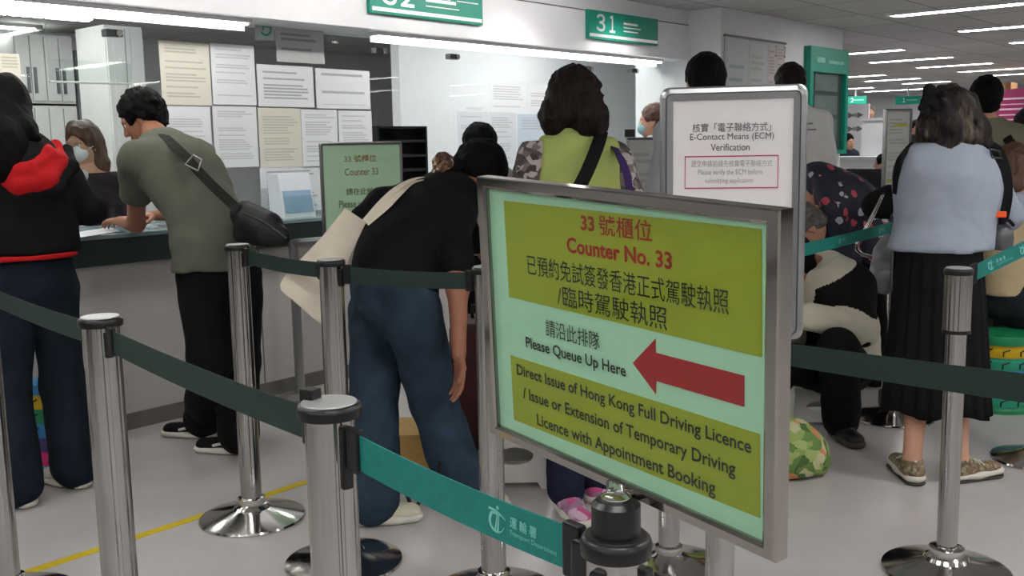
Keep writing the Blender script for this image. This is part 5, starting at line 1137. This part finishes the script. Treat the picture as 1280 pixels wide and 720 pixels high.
# ------------------------------------------------------------------ column noticeboards
CY = 4.338
t = thing('noticeboard', 'clear framed noticeboard with papers on the white column, left of the green one', 'noticeboard', ony(942, 120, CY-.01))
q = [ony(905, 43.5, CY), ony(980, 55.5, CY), ony(980, 150, CY), ony(905, 150, CY)]
x0, x1 = q[0][0], q[1][0]; z1 = q[0][2]; z0 = 1.35
MB().box((x0, CY-.012, z0), (x1, CY-.002, z1)).build('board', mat('board_grey', (186, 190, 190), .5, var=.03), t)
MB().box((x0-.01, CY-.022, z1-.012), (x1+.01, CY-.001, z1+.006)).build('top_rail', skirt_m, t)
W_ = x1-x0
for k, (a, b, za, zb, pc, ic, lbm) in enumerate(((.03, .36, .03, .98, (192, 200, 198), (128, 150, 146), 0), (.38, .68, .08, .96, (196, 198, 198), (160, 164, 164), 1), (.70, .84, .5, .97, (196, 190, 190), (150, 110, 114), 2), (.86, .985, .5, .97, (196, 190, 190), (150, 110, 114), 3), (.69, .985, .03, .48, (196, 190, 96), (150, 146, 80), 4))):
    MB().slab([(x0+W_*a, CY-.014, z0+(z1-z0)*zb), (x0+W_*b, CY-.014, z0+(z1-z0)*zb), (x0+W_*b, CY-.014, z0+(z1-z0)*za), (x0+W_*a, CY-.014, z0+(z1-z0)*za)], .0012).build('pinned_sheet', lines_mat('board_sheet_%d' % k, pc, ic, 16, 40+k), t, uvq=True)
for k, a in ((0, .71), (1, .865)):
    text('lettering', ('１', '２')[k], (x0+W_*(a+.1), CY-.0152, z0+(z1-z0)*.86), (1, 0, 0), (0, 0, 1), .045, .1, mat('dull_red_print', (130, 84, 90), .6), t, bold=.01)
t = thing('noticeboard', 'tall glazed noticeboard with a green frame at the right end of the column', 'noticeboard', ony(1030, 120, CY-.03))
q = [ony(1009, 57, CY-.03), ony(1057, 63.5, CY-.03)]; x0, x1 = q[0][0], q[1][0]; z1 = q[0][2]; z0 = ony(1030, 193, CY-.03)[2]
rc = lambda e, y: [(x0+e, y, z0+e), (x1-e, y, z0+e), (x1-e, y, z1-e*1.0), (x0+e, y, z1-e)]
o_ = [(x0, CY-.07, z0), (x1, CY-.07, z0), (x1, CY-.07, z1), (x0, CY-.07, z1)]; i_ = [(x0+.07, CY-.07, z0+.04), (x1-.06, CY-.07, z0+.04), (x1-.06, CY-.07, z1-.24), (x0+.07, CY-.07, z1-.24)]
MB().ring(o_, i_, .065, (0, 1, 0)).build('frame', signgreen, t)
MB().box((x0+.06, CY-.02, z0+.03), (x1-.05, CY-.008, z1-.23)).build('back_panel', mat('board_dark', (74, 84, 84), .5, var=.2, scale=5), t)
MB().box((x0+.07, CY-.05, z0+.04), (x1-.06, CY-.045, z1-.24)).build('pane', glass, t)
for k in range(3): MB().box((x0+.2, CY-.026, z0+(z1-z0)*(.16+.22*k)), (x1-.16, CY-.02, z0+(z1-z0)*(.34+.22*k))).build('pinned_sheet', mat('board_sheet_grey', (120, 128, 128), .5, var=.2, scale=6), t)
for k, (a, b, h_) in enumerate(((.16, .36, .05), (.46, .86, .03))): MB().box((x0+a*(x1-x0), CY-.0715, z1-.15), (x0+b*(x1-x0), CY-.069, z1-.15+h_)).build('heading_print', mat('pale_green_print', (130, 190, 176), .6), t)
# tall notice stand behind the woman in the sweater
d = 6.3; c = at(1125, 136, d); uS = nrm(V((CR[0], CR[1], 0))+V((CF[0], CF[1], 0))*.35); wS = .205
TL = at(1107, 136, 6.25); TR = at(1144, 140, 6.3); TR = TL+uS*np.linalg.norm(TR-TL); z_ = V((0, 0, .62)); TR[2] = TL[2]
t, o, u, v, n, w_, h_ = framed('notice_stand', TL, TR, TR-z_, TL-z_, 'narrow silver framed notice stand left of the hair bow, print with yellow marks', .02, .02, frame_alu, lines_mat('stand_print', (206, 208, 204), (160, 166, 164), 28, 77), rad=.006)
for fy, a, b in ((.845, .3, .85), (.25, .05, .95)): MB().prism([(a*w_, fy*h_), (b*w_, fy*h_), (b*w_, (fy+.03)*h_), (a*w_, (fy+.03)*h_)], o+n*.001, u, v, n, .0006).build('highlight_mark', mat('yellow_mark', (196, 200, 60), .6), t)
bc = (TL+TR)/2; MB().tube([V((bc[0], bc[1], .02)), bc-z_+V((0, 0, .01))], .022, 14).build('pole', frame_alu, t, smooth=True); MB().lathe([(0, 0), (.15, 0), (.15, .012), (.04, .03), (0, .03)], (bc[0], bc[1], 0), 32).build('base', skirt_m, t, smooth=True)
# small grey notice stand left of the verification sign
TL = at(783, 172, 6.0); TR = TL+nrm(V((CR[0], CR[1], 0)))*.21; z_ = V((0, 0, .34))
t, o, u, v, n, w_, h_ = framed('notice_stand', TL, TR, TR-z_, TL-z_, 'small grey notice stand right of the lime vest, behind the large sign', .016, .02, frame_alu, lines_mat('grey_print', (176, 178, 178), (140, 142, 142), 8, 81), rad=.006)
bc = (TL+TR)/2; MB().tube([V((bc[0], bc[1], .02)), bc-z_+V((0, 0, .01))], .022, 14).build('pole', frame_alu, t, smooth=True); MB().lathe([(0, 0), (.15, 0), (.15, .012), (.04, .03), (0, .03)], (bc[0], bc[1], 0), 32).build('base', skirt_m, t, smooth=True)
MB().box((-.03, -.012, 0), (.03, .012, .045), np.stack([u, n, v], 1), TL+u*.02+V((0, 0, .003))).build('corner_clip', black_p, t)
# far hall: number signs, desk screens, poster, box
def far_sign(no, px0, px1, X, lb):
    a, b = onx(px0, 121, X), onx(px1, 121, X); z1 = onx(px0, 121, X)[2]; z0 = onx(px0, 131, X)[2]
    t = thing('counter_sign', lb, 'sign', (X, (a[1]+b[1])/2, z0), 'small green number signs in the far hall'); y0, y1 = b[1], a[1]
    MB().box((X, y0, z0), (X+.06, y1, z1), bev=.004).build('sign_board', signgreen, t)
    text('lettering', chr(ord(no)+0xFEE0), (X-.004, y1-(y1-y0)*.3, z0+.25*(z1-z0)), (0, -1, 0), (0, 0, 1), None, (z1-z0)*.55, silver_l, t, bold=.02)
    MB().box((X-.004, y0+(y1-y0)*.1, z0+.45*(z1-z0)), (X, y0+(y1-y0)*.55, z0+.6*(z1-z0))).build('small_print', mat('pale_green_print', (130, 190, 176), .6), t)
    MB().tube([(X+.03, (y0+y1)/2, z1), (X+.03, (y0+y1)/2, CZ)], .02).build('hanger', white, t)
far_sign('2', 1055, 1083, 22.2, 'small far green sign with the number 2, beside the green noticeboard')
far_sign('1', 1119, 1150, 22.2, 'small far green sign with the number 1, above the tall notice stand')
X = 16.0
q = [onx(1053, 131, X), onx(1086, 131, X), onx(1086, 170, X), onx(1053, 170, X)]
t = thing('counter_screen', 'white counter screen with printed arrows beside the green noticeboard, far hall', 'screen', q[3])
y1, y0 = q[0][1], q[1][1]; MB().box((X, y0, 0), (X+.05, y1, q[0][2])).build('panel', white, t)
for zz in (155, 138):
    z = onx(1070, zz+6, X)[2]
    for yy in (y0+.08, y1-.2): MB().prism([(0, 0), (.1, .05), (.1, -.05)], (X-.002, yy, z), (0, 1, 0), (0, 0, 1), (-1, 0, 0), .002).build('printed_arrow', mat('far_print', (110, 112, 114), .6), t)
    MB().box((X-.003, y0+.25, z-.03), (X, y1-.3, z+.03)).build('small_print', mat('far_print2', (150, 152, 154), .6), t)
X = 13.0
a, b = onx(1058, 192, X), onx(1104, 240, X)
t = thing('service_counter', 'white middle distance counter left of the tall notice stand', 'counter', (X, (a[1]+b[1])/2, 0)); y1, y0 = a[1]+.5, onx(1104, 200, X)[1]-1.2
z = onx(1070, 196, X)[2]; MB().box((X, y0, .12), (X+.6, y1, z-.04)).build('counter_body', white, t); MB().box((X-.03, y0-.02, z-.04), (X+.65, y1, z)).build('worktop', white, t); MB().box((X+.04, y0, 0), (X+.6, y1, .12)).build('plinth', skirt_m, t)
t = thing('partition', 'white desk partition standing on the middle distance counter', 'partition', (X+.3, y0+1, z))
pz = onx(1090, 150, X)[2]; MB().box((X+.3, onx(1106, 160, X)[1], z+.002), (X+.34, onx(1066, 160, X)[1], pz)).build('panel', white, t); MB().box((X+.29, onx(1106, 160, X)[1], pz), (X+.35, onx(1066, 160, X)[1], pz+.03)).build('top_trim', mat('trim_pale', (200, 202, 204), .5), t)
t = thing('monitor', 'black desk monitor on the middle distance counter beside the tall notice stand', 'monitor', onx(1090, 215, 11.5)); c = onx(1088, 222, 11.6)
MB().box((c[0], c[1]-.3, c[2]-.12), (c[0]+.05, c[1]+.3, c[2]+.1), bev=.01).build('screen', black_g, t); MB().box((c[0]+.02, c[1]-.02, .74), (c[0]+.05, c[1]+.02, c[2]-.1)).build('stand', black_p, t); MB().box((c[0]-.07, c[1]-.14, .735), (c[0]+.13, c[1]+.14, .75)).build('foot', black_p, t)
t = thing('desk', 'white table carrying the monitor in the middle distance, beside the tall notice stand', 'table', (c[0], c[1], 0))
MB().box((c[0]-.35, c[1]-.7, .7), (c[0]+.4, c[1]+.8, .735), bev=.004).build('table_top', white, t)
for a in (-.65, .75):
    for b in (-.3, .35): MB().box((c[0]+b-.02, c[1]+a-.02, 0), (c[0]+b+.02, c[1]+a+.02, .7)).build('leg', white, t)
X = 17.5
t = thing('poster', 'magenta poster with pale lines of print at the right frame edge', 'poster', onx(1262, 160, X)); p = [onx(1243, 130, X), onx(1258, 112, X), onx(1300, 108, X), onx(1300, 162, X), onx(1243, 164, X)]
mg = mat('magenta_poster', (150, 30, 90), .5, var=.06); lp_ = mat('poster_print', (222, 190, 206), .5)
MB().prism([(-(a[1]-p[0][1]), a[2]) for a in p], (X, p[0][1], 0), (0, -1, 0), (0, 0, 1), (1, 0, 0), .03).build('panel', mg, t)
for k, (ya, w_, h_) in enumerate(((124, 40, 4), (131, 44, 2.2), (137, 44, 4), (144, 38, 3), (150, 40, 3), (156, 30, 2))):
    a, b = onx(1249, ya, X), onx(1249+w_, ya-1, X); MB().box((X-.004, b[1], a[2]-h_*.0035), (X, a[1], a[2]+h_*.0035)).build('small_print', lp_, t)
t = thing('poster', 'small bright pink poster low under the magenta one at the right edge', 'poster', onx(1272, 172, 17.2)); a, b = onx(1263, 152, 17.2), onx(1300, 178, 17.2); MB().box((17.2, b[1], 0.9), (17.24, a[1], a[2])).build('panel', mat('pink_poster', (206, 40, 100), .5), t); MB().box((17.196, b[1]+.1, a[2]-.25), (17.2, a[1]-.1, a[2]-.2)).build('small_print', lp_, t)
t = thing('display_wall', 'pale display partition behind the magenta poster at the right', 'partition', (18.2, onx(1280, 150, 18.2)[1], 0)); a = onx(1236, 114, 18.2); MB().box((18.2, a[1]-4, 0), (18.3, a[1], onx(1260, 119, 18.2)[2])).build('panel', white, t); MB().box((18.19, a[1]-4, 0), (18.31, a[1], .1)).build('plinth', skirt_m, t)
t = thing('cardboard_box', 'brown cardboard box on top of the partition at upper right, above the magenta poster', 'box', (18.25, onx(1255, 110, 18.2)[1], onx(1260, 119, 18.2)[2])); a, b = onx(1249, 104, 18.2), onx(1266, 119, 18.2)
card = mat('cardboard', (150, 112, 76), .8, var=.08); MB().box((18.05, b[1], b[2]+.004), (18.45, a[1], a[2])).build('carton', card, t); MB().box((18.045, (a[1]+b[1])/2-.03, b[2]+.004), (18.05, (a[1]+b[1])/2+.03, a[2])).build('packing_tape', mat('tape_tan', (176, 146, 104), .4), t)
# ------------------------------------------------------------------ behind the glass: cabinets, trays, box
OY = 8.9
def cabinet(px0, px1, z0, z1, lb, Y=OY, dp=.45):
    a, b = ony(px0, 150, Y)[0], ony(px1, 150, Y)[0]; t = thing('office_cabinet', lb, 'cabinet', ((a+b)/2, Y, z0), 'white cabinets in the office behind the glass')
    MB().box((a, Y+.02, z0), (b, Y+dp, z1)).build('carcass', cabinet_m, t); m = (a+b)/2
    for s0, s1, hx in ((a+.006, m-.004, m-.03), (m+.004, b-.006, m+.03)):
        d = MB().box((s0, Y, z0+.02), (s1, Y+.02, z1-.02), bev=.003).build('door', cabinet_m, t); zc = (z0+z1)/2-.1
        MB().box((hx-.012, Y-.018, zc-.11), (hx+.012, Y, zc+.11), bev=.003).build('handle', clamp_m, d)
cz = ony(80, 131, OY)[2]
cabinet(26, 62, cz+.01, 2.42, 'white office cabinet at far left, upper row'); cabinet(62, 98, cz+.01, 2.42, 'white office cabinet in the upper row, above the masked clerk'); cabinet(26, 62, .05, cz-.01, 'white office cabinet at far left, lower row'); cabinet(62, 98, .05, cz-.01, 'white office cabinet right behind the masked clerk, lower row')
cabinet(140, 186, .0, 2.30, 'tall white office cabinet behind the leaning man\'s head', Y=7.0)
t = thing('filing_shelf', 'tall grey filing shelf between the white cabinets behind the masked clerk', 'shelf', ony(120, 150, 8.9)); a, b = ony(100, 150, 8.9)[0], ony(142, 150, 8.9)[0]; gs = mat('shelf_grey', (112, 112, 112), .6)
MB().box((a, 8.9, .0), (b, 9.3, 2.3)).build('carcass', gs, t)
for z in (.6, 1.1, 1.6): MB().box((a+.02, 8.885, z), (b-.02, 8.9, z+.42)).build('flap', mat('flap_grey', (134, 134, 134), .6), t)
t = thing('letter_trays', 'black stacked letter trays behind the glass, right of the green counter 33 sign', 'trays', ony(505, 240, 5.55)); TY = 5.5; a, b = ony(472, 200, TY)[0], ony(535, 200, TY)[0]; zt = ony(505, 160, TY)[2]
for k in range(5):
    z = 1.0+(zt-1.0)*k/5; hh = (zt-1.0)/5
    MB().box((a, TY, z), (b, TY+.3, z+.02)).build('tray', black_p, t)
    for x in (a, b-.02): MB().box((x, TY, z+.018), (x+.02, TY+.3, z+hh+.001)).build('side_post', black_p, t)
    MB().box((a+.02, TY+.26, z+.02), (b-.02, TY+.28, z+hh)).build('back_panel', black_p, t)
MB().box((a, TY, zt-.002), (b, TY+.3, zt+.014)).build('top_tray', black_p, t)
t = thing('desk', 'office desk behind the glass carrying the letter trays', 'table', ((a+b)/2, 5.6, 0)); MB().box((a-.5, 5.35, .955), (b+1.0, 6.1, .998)).build('table_top', cabinet_m, t)
for x in (a-.45, b+.95): MB().box((x-.02, 5.4, 0), (x+.02, 6.05, .955)).build('panel_leg', cabinet_m, t)
t = thing('cardboard_box', 'orange brown carton on the office desk, left of the two dark heads', 'box', ony(545, 215, 5.5)); a, b = ony(530, 200, 5.5)[0], ony(572, 200, 5.5)[0]; zc = ony(550, 186, 5.5)[2]
MB().box((a, 5.83, 1.0), (b, 6.08, zc)).build('carton', mat('orange_card', (190, 130, 70), .7, var=.1), t); MB().box((a+.12, 5.824, zc-.16), (b-.06, 5.83, zc+.03)).build('grey_tag', mat('tag_grey', (150, 150, 152), .5), t)
# brochure box and papers on the counter
bo = ony(366, 270, WY+.12); bx = thing('brochure_box', 'small white acrylic brochure box standing on the counter under the notices', 'box', (bo[0], bo[1], .998))
a, b = ony(347, 245, WY+.12)[0], ony(386, 245, WY+.12)[0]; zt = ony(362, 217, WY+.12)[2]; lean = .0
bw = mat('brochure_white', (220, 226, 234), .35, var=.02); bb = mat('brochure_blue', (150, 178, 206), .4, var=.05)
MB().add([(a, WY+.06, .999), (b, WY+.06, .999), (b, WY+.20, .999), (a, WY+.20, .999), (a, WY+.11, zt), (b, WY+.11, zt), (b, WY+.21, zt), (a, WY+.21, zt)], [(0, 1, 5, 4), (1, 2, 6, 5), (2, 3, 7, 6), (3, 0, 4, 7), (4, 5, 6, 7), (3, 2, 1, 0)]).build('leaflet_stack', bw, bx)
fz = lambda t_: (WY+.058+.05*t_, .999+(zt-.999)*t_)
y0, z0 = fz(.12); y1, z1 = fz(.62); MB().slab([(a+.01, y1, z1), (b-.01, y1, z1), (b-.01, y0, z0), (a+.01, y0, z0)], .002).build('leaflet_picture', bb, bx)
y0, z0 = fz(0); y1, z1 = fz(.5); MB().slab([(a-.004, y1-.012, z1), (b+.004, y1-.012, z1), (b+.004, y0-.012, z0), (a-.004, y0-.012, z0)], .003).build('front_pane', glass, bx)
pp = tag(MB().slab([onz(93, 291, 1.0015), onz(136, 284, 1.0015), onz(150, 289, 1.0015), onz(100, 297, 1.0015)], -.001).build('form', lines_mat('form_print', (196, 200, 206), (120, 124, 130), 18, 90), None, uvq=True), 'printed form lying on the counter by the leaning man\'s fist', 'form')
# pens and a card holder on the counter far side of the man
t = thing('pen_holder', 'small pen holder on the counter past the leaning man\'s forearm', 'pen holder', ony(200, 262, WY+.2)); c = ony(222, 264, WY+.4)
MB().lathe([(.0, .999), (.03, .999), (.032, 1.07), (.028, 1.07), (.027, 1.005), (0, 1.005)], (c[0], c[1], 0), 24).build('cup', clamp_m, t, smooth=True)
for k, a in enumerate((.3, 2.2, 4.0)): MB().tube([(c[0], c[1], 1.01), (c[0]+.02*math.cos(a), c[1]+.02*math.sin(a), 1.13)], .004, 8).build('pen', (black_p, signgreen, white_l)[k], t)
# ------------------------------------------------------------------ stools
stool_w = mat('white_plastic', (206, 204, 198), .4, var=.03)
def plastic_stool(x, y, yaw, h, w_, lb):
    t = thing('plastic_stool', lb, 'stool', (x, y, 0), 'low white plastic stools'); R = np.array([(math.cos(yaw), -math.sin(yaw), 0), (math.sin(yaw), math.cos(yaw), 0), (0, 0, 1)]); O_ = (x, y, 0)
    MB().box((-w_*.46, -w_*.46, h-.03), (w_*.46, w_*.46, h), R, O_, bev=.012).build('seat', stool_w, t, smooth=True)
    for k in range(4):
        a = k*math.pi/2; R2 = R@np.array([(math.cos(a), -math.sin(a), 0), (math.sin(a), math.cos(a), 0), (0, 0, 1)]); mb = MB()
        # side wall with an oval handhole and an arched cutout at the floor
        W0, W1 = w_*.5, w_*.42; nseg = 40; pts_o = [(-W0, 0), (-W0*.72, 0), (-W0*.62, h*.1), (W0*.62, h*.1), (W0*.72, 0), (W0, 0), (W1, h-.02), (-W1, h-.02)]
        vs = []; hole = [(W0*.52*math.cos(b), h*.5+h*.13*math.sin(b)) for b in np.linspace(0, 2*math.pi, 25)[:-1]]
        bm = bmesh.new(); ov = [bm.verts.new((p[0], 0, p[1])) for p in pts_o]; hv = [bm.verts.new((p[0], 0, p[1])) for p in hole]
        es = [bm.edges.new((ov[i], ov[(i+1) % len(ov)])) for i in range(len(ov))]+[bm.edges.new((hv[i], hv[(i+1) % len(hv)])) for i in range(len(hv))]
        bmesh.ops.triangle_fill(bm, edges=es, use_beauty=True, use_dissolve=False); ex = bmesh.ops.extrude_face_region(bm, geom=bm.faces[:]); bmesh.ops.translate(bm, verts=[g for g in ex['geom'] if isinstance(g, bmesh.types.BMVert)], vec=(0, .006, 0))
        tl = (W0-W1)/h
        for v in bm.verts: v.co.y += -w_*.5+v.co.z*tl
        mb.bm(bm, R2, O_); mb.build('leg_panel', stool_w, t)
    return t
g = onz(664, 610, 0); plastic_stool(g[0]+.06, g[1]+.14, math.radians(-49), .27, .30, 'low white plastic stool under the large sign, behind the chrome post')
g = onz(1030, 532, 0); plastic_stool(g[0]+.1, g[1]+.1, math.radians(-49), .19, .30, 'low white plastic stool under the person in the cream and black jacket')
def rainbow(x, y, r, h, lb, cols):
    t = thing('telescopic_stool', lb, 'stool', (x, y, 0), 'collapsible rainbow stools'); n_ = len(cols); z = .02
    MB().lathe([(0, 0), (r*1.03, 0), (r*1.05, .02), (r, .03), (0, .03)], (x, y, 0), 48).build('base', cols[0], t, smooth=True); z = .03; hh = (h-.08)/(n_-2)
    for k in range(1, n_-1):
        MB().lathe([(0, z), (r*.97, z), (r*1.0, z+.01), (r*1.0, z+hh-.02), (r*.95, z+hh-.012), (r*.95, z+hh), (0, z+hh)], (x, y, 0), 48).build('ring', cols[k], t, smooth=True)
        mb_ = None
        for i in range(12):
            a = i*math.pi/6; d = np.array([math.cos(a), math.sin(a), 0]); s_ = np.array([-d[1], d[0], 0])
            MB().tube([V((x, y, z+.012))+d*r*1.005-s_*r*.2, V((x, y, z+hh-.03))+d*r*1.005-s_*r*.2, V((x, y, z+hh-.018))+d*r*1.005+s_*r*.0], .004, 5).build('latch_rib', black_p, t)
        z += hh
    MB().lathe([(0, z), (r*1.03, z), (r*1.06, z+.02), (r*1.02, z+.045), (r*.6, z+.05), (0, z+.05)], (x, y, 0), 48).build('seat', cols[-1], t, smooth=True)
cG, cB, cY, cT = mat('stool_green', (30, 130, 84), .4), mat('stool_blue', (50, 130, 186), .4), mat('stool_yellow', (206, 172, 30), .4), mat('stool_teal', (40, 150, 120), .4)
g = onz(1262, 517, 0); rainbow(g[0]+.1, g[1]+.08, .155, .40, 'rainbow telescopic stool in green, blue and yellow at the right edge', [cG, cT, mat('stool_purple', (120, 100, 130), .4), cB, cT, cY, cG])
cP, cC = mat('stool_pink', (206, 40, 110), .4), mat('stool_cyan', (40, 160, 190), .4)
g = onz(62, 594, 0); rainbow(g[0]+.08, g[1]+.1, .10, .40, 'rainbow telescopic stool half hidden between the hoodie wearer\'s legs', [cC, cP, mat('stool_violet', (70, 60, 120), .4), cB, cG, cY, cB])
# ------------------------------------------------------------------ bags and odd things on the floor
leaf = voro_mat('leaf_print', [(0, (96, 128, 62)), (.22, (156, 172, 104)), (.45, (70, 100, 50)), (.62, (202, 126, 84)), (.74, (134, 156, 84)), (.9, (184, 180, 140))], 26, warp=.05)
g = onz(1000, 602, 0); c = V((g[0], g[1], 0))+nrm(V((CF[0], CF[1], 0)))*.1; t = thing('duffel_bag', 'leaf print bag in green and orange on the floor beside the black boot', 'bag', c); rv = nrm(V((CR[0], CR[1], 0)))
s = SDF(); s.chain([c-rv*.2+V((0, 0, .11)), c-rv*.02+V((0, 0, .11)), c+rv*.06+V((0, 0, .085))], [.13, .125, .09], .05); s.cone(c+V((0, 0, .06)), c-rv*.15+V((0, 0, .17)), .12, .08, .05); s.cut(c+V((0, 0, .002)), (0, 0, -1))
soft('bag_body', [s.mesh(.011, (.012, 16))], leaf, t); MB().tube([c-rv*.16+V((0, 0, .27)), c-rv*.1+V((0, 0, .31)), c-rv*.02+V((0, 0, .25))], .012, 8).build('handle', leaf, t, smooth=True)
g = onz(610, 560, 0); t = thing('suitcase', 'dark red suitcase behind the hanging arm of the bending figure', 'suitcase', at(598, 540, 4.5)); c = at(598, 470, 4.5); c[2] = 0; zt = at(598, 395, 4.5)[2]
wine = mat('wine_red', (66, 30, 30), .5, var=.15); R = np.stack([rv, nrm(V((CF[0], CF[1], 0))), (0, 0, 1)], 1)
MB().box((-.12, -.12, .05), (.2, .14, zt), R, c, bev=.04).build('shell', wine, t, smooth=True)
for a in (-.08, .16): MB().lathe([(0, -.015), (.025, -.015), (.025, .015), (0, .015)], c+rv*a+V((0, 0, .025)), 18, R=np.stack([(0, 0, 1), nrm(V((CF[0], CF[1], 0))), rv], 1)).build('wheel', black_p, t)
MB().tube([c+rv*-.02+V((0, 0, zt)), c+rv*-.02+V((0, 0, zt+.05)), c+rv*.1+V((0, 0, zt+.05)), c+rv*.1+V((0, 0, zt))], .01).build('handle', black_p, t)
g = onz(516, 594, 0); t = thing('wooden_crate', 'low plywood box on the floor seen between the jeans legs', 'box', g); c = V((g[0], g[1], 0))+nrm(V((CF[0], CF[1], 0)))*.15; ply = mat('plywood', (176, 142, 84), .7, var=.08, stretch=(1, 1, 6))
MB().box((-.16, -.14, .0), (.1, .14, .16), R, c, bev=.004).build('crate_body', ply, t); MB().box((-.165, -.145, .16), (.105, .145, .175), R, c, bev=.003).build('lid', ply, t)
g = onz(516, 648, 0); c = V((g[0], g[1], 0)); t = thing('folding_trolley', 'black folding trolley foot standing on the floor behind the teal belt', 'trolley', c)
MB().tube([c+V((0, 0, .03)), c-rv*.03+V((0, 0, .13)), c-rv*.032+V((0, 0, .2))], .008).build('leg', black_p, t); MB().tube([c+V((0, 0, .03)), c+rv*.09+V((0, 0, .14)), c+rv*.11+V((0, 0, .22))], .008).build('leg', black_p, t); MB().box((-.025, -.02, 0), (.025, .02, .045), R, c, bev=.006).build('foot', black_p, t)
# push cart with chrome handle beside the woman in the sweater
D = 5.04; t = thing('push_cart', 'chrome push cart with black bag behind the stooping person, left of the black skirt', 'cart', V((*at(1100, 400, D)[:2], 0))); chr_ = steel
for dd in (.08, .2):
    pts = [at(1104, 243, D+dd), at(1086, 280, D+dd), at(1072, 302, D+dd), at(1071, 312, D+dd), at(1078, 318, D+dd), at(1100, 324, D+dd), at(1114, 330, D+dd)]; MB().tube(pts, .011, 10).build('side_tube', chr_, t, smooth=True)
    p = at(1110, 330, D+dd); MB().tube([p, V((p[0], p[1], .06))], .011, 10).build('leg', chr_, t, smooth=True)
    MB().lathe([(0, -.015), (.035, -.015), (.035, .015), (0, .015)], V((p[0], p[1], .036)), 20, R=np.stack([(0, 0, 1), nrm(V((CF[0], CF[1], 0))), rv], 1)).build('wheel', black_p, t)
MB().tube([at(1104, 243, D+.07), at(1104, 243, D+.21)], .013).build('push_bar', black_p, t); MB().tube([at(1071, 312, D+.08), at(1071, 312, D+.2)], .009).build('cross_tube', chr_, t)
s = SDF(); c = at(1112, 252, D+.12); s.cone(at(1094, 256, D+.15), at(1112, 252, D+.15), .07, .09, .03); soft('top_bag', [s.mesh(.009, (.004, 22))], cloth('cart_black', (18, 18, 19)), t)
s = SDF(); s.cone(at(1092, 370, D+.1), at(1092, 440, D+.1), .06, .07, .03); soft('cargo_bag', [s.mesh(.011, (.006, 18))], cloth('cart_black', (18, 18, 19)), t)
t = thing('plastic_bag', 'crumpled translucent grey carrier bag hanging on the push cart', 'bag', at(1106, 350, D-.05)); s = SDF(); s.chain([at(1108, 296, D-.03), at(1108, 318, D-.05), at(1107, 348, D-.05)], [.02, .06, .075], .03, VIEW(at(1106, 330, D)), .6); soft('bag_body', [s.mesh(.008, (.009, 40))], mat('grey_polythene', (138, 140, 144), .35, spec=.6), t)
MB().tube([at(1108, 298, D-.03), at(1106, 322, D-.012)], .004, 6).build('handle', mat('grey_polythene', (138, 140, 144), .35, spec=.6), t)
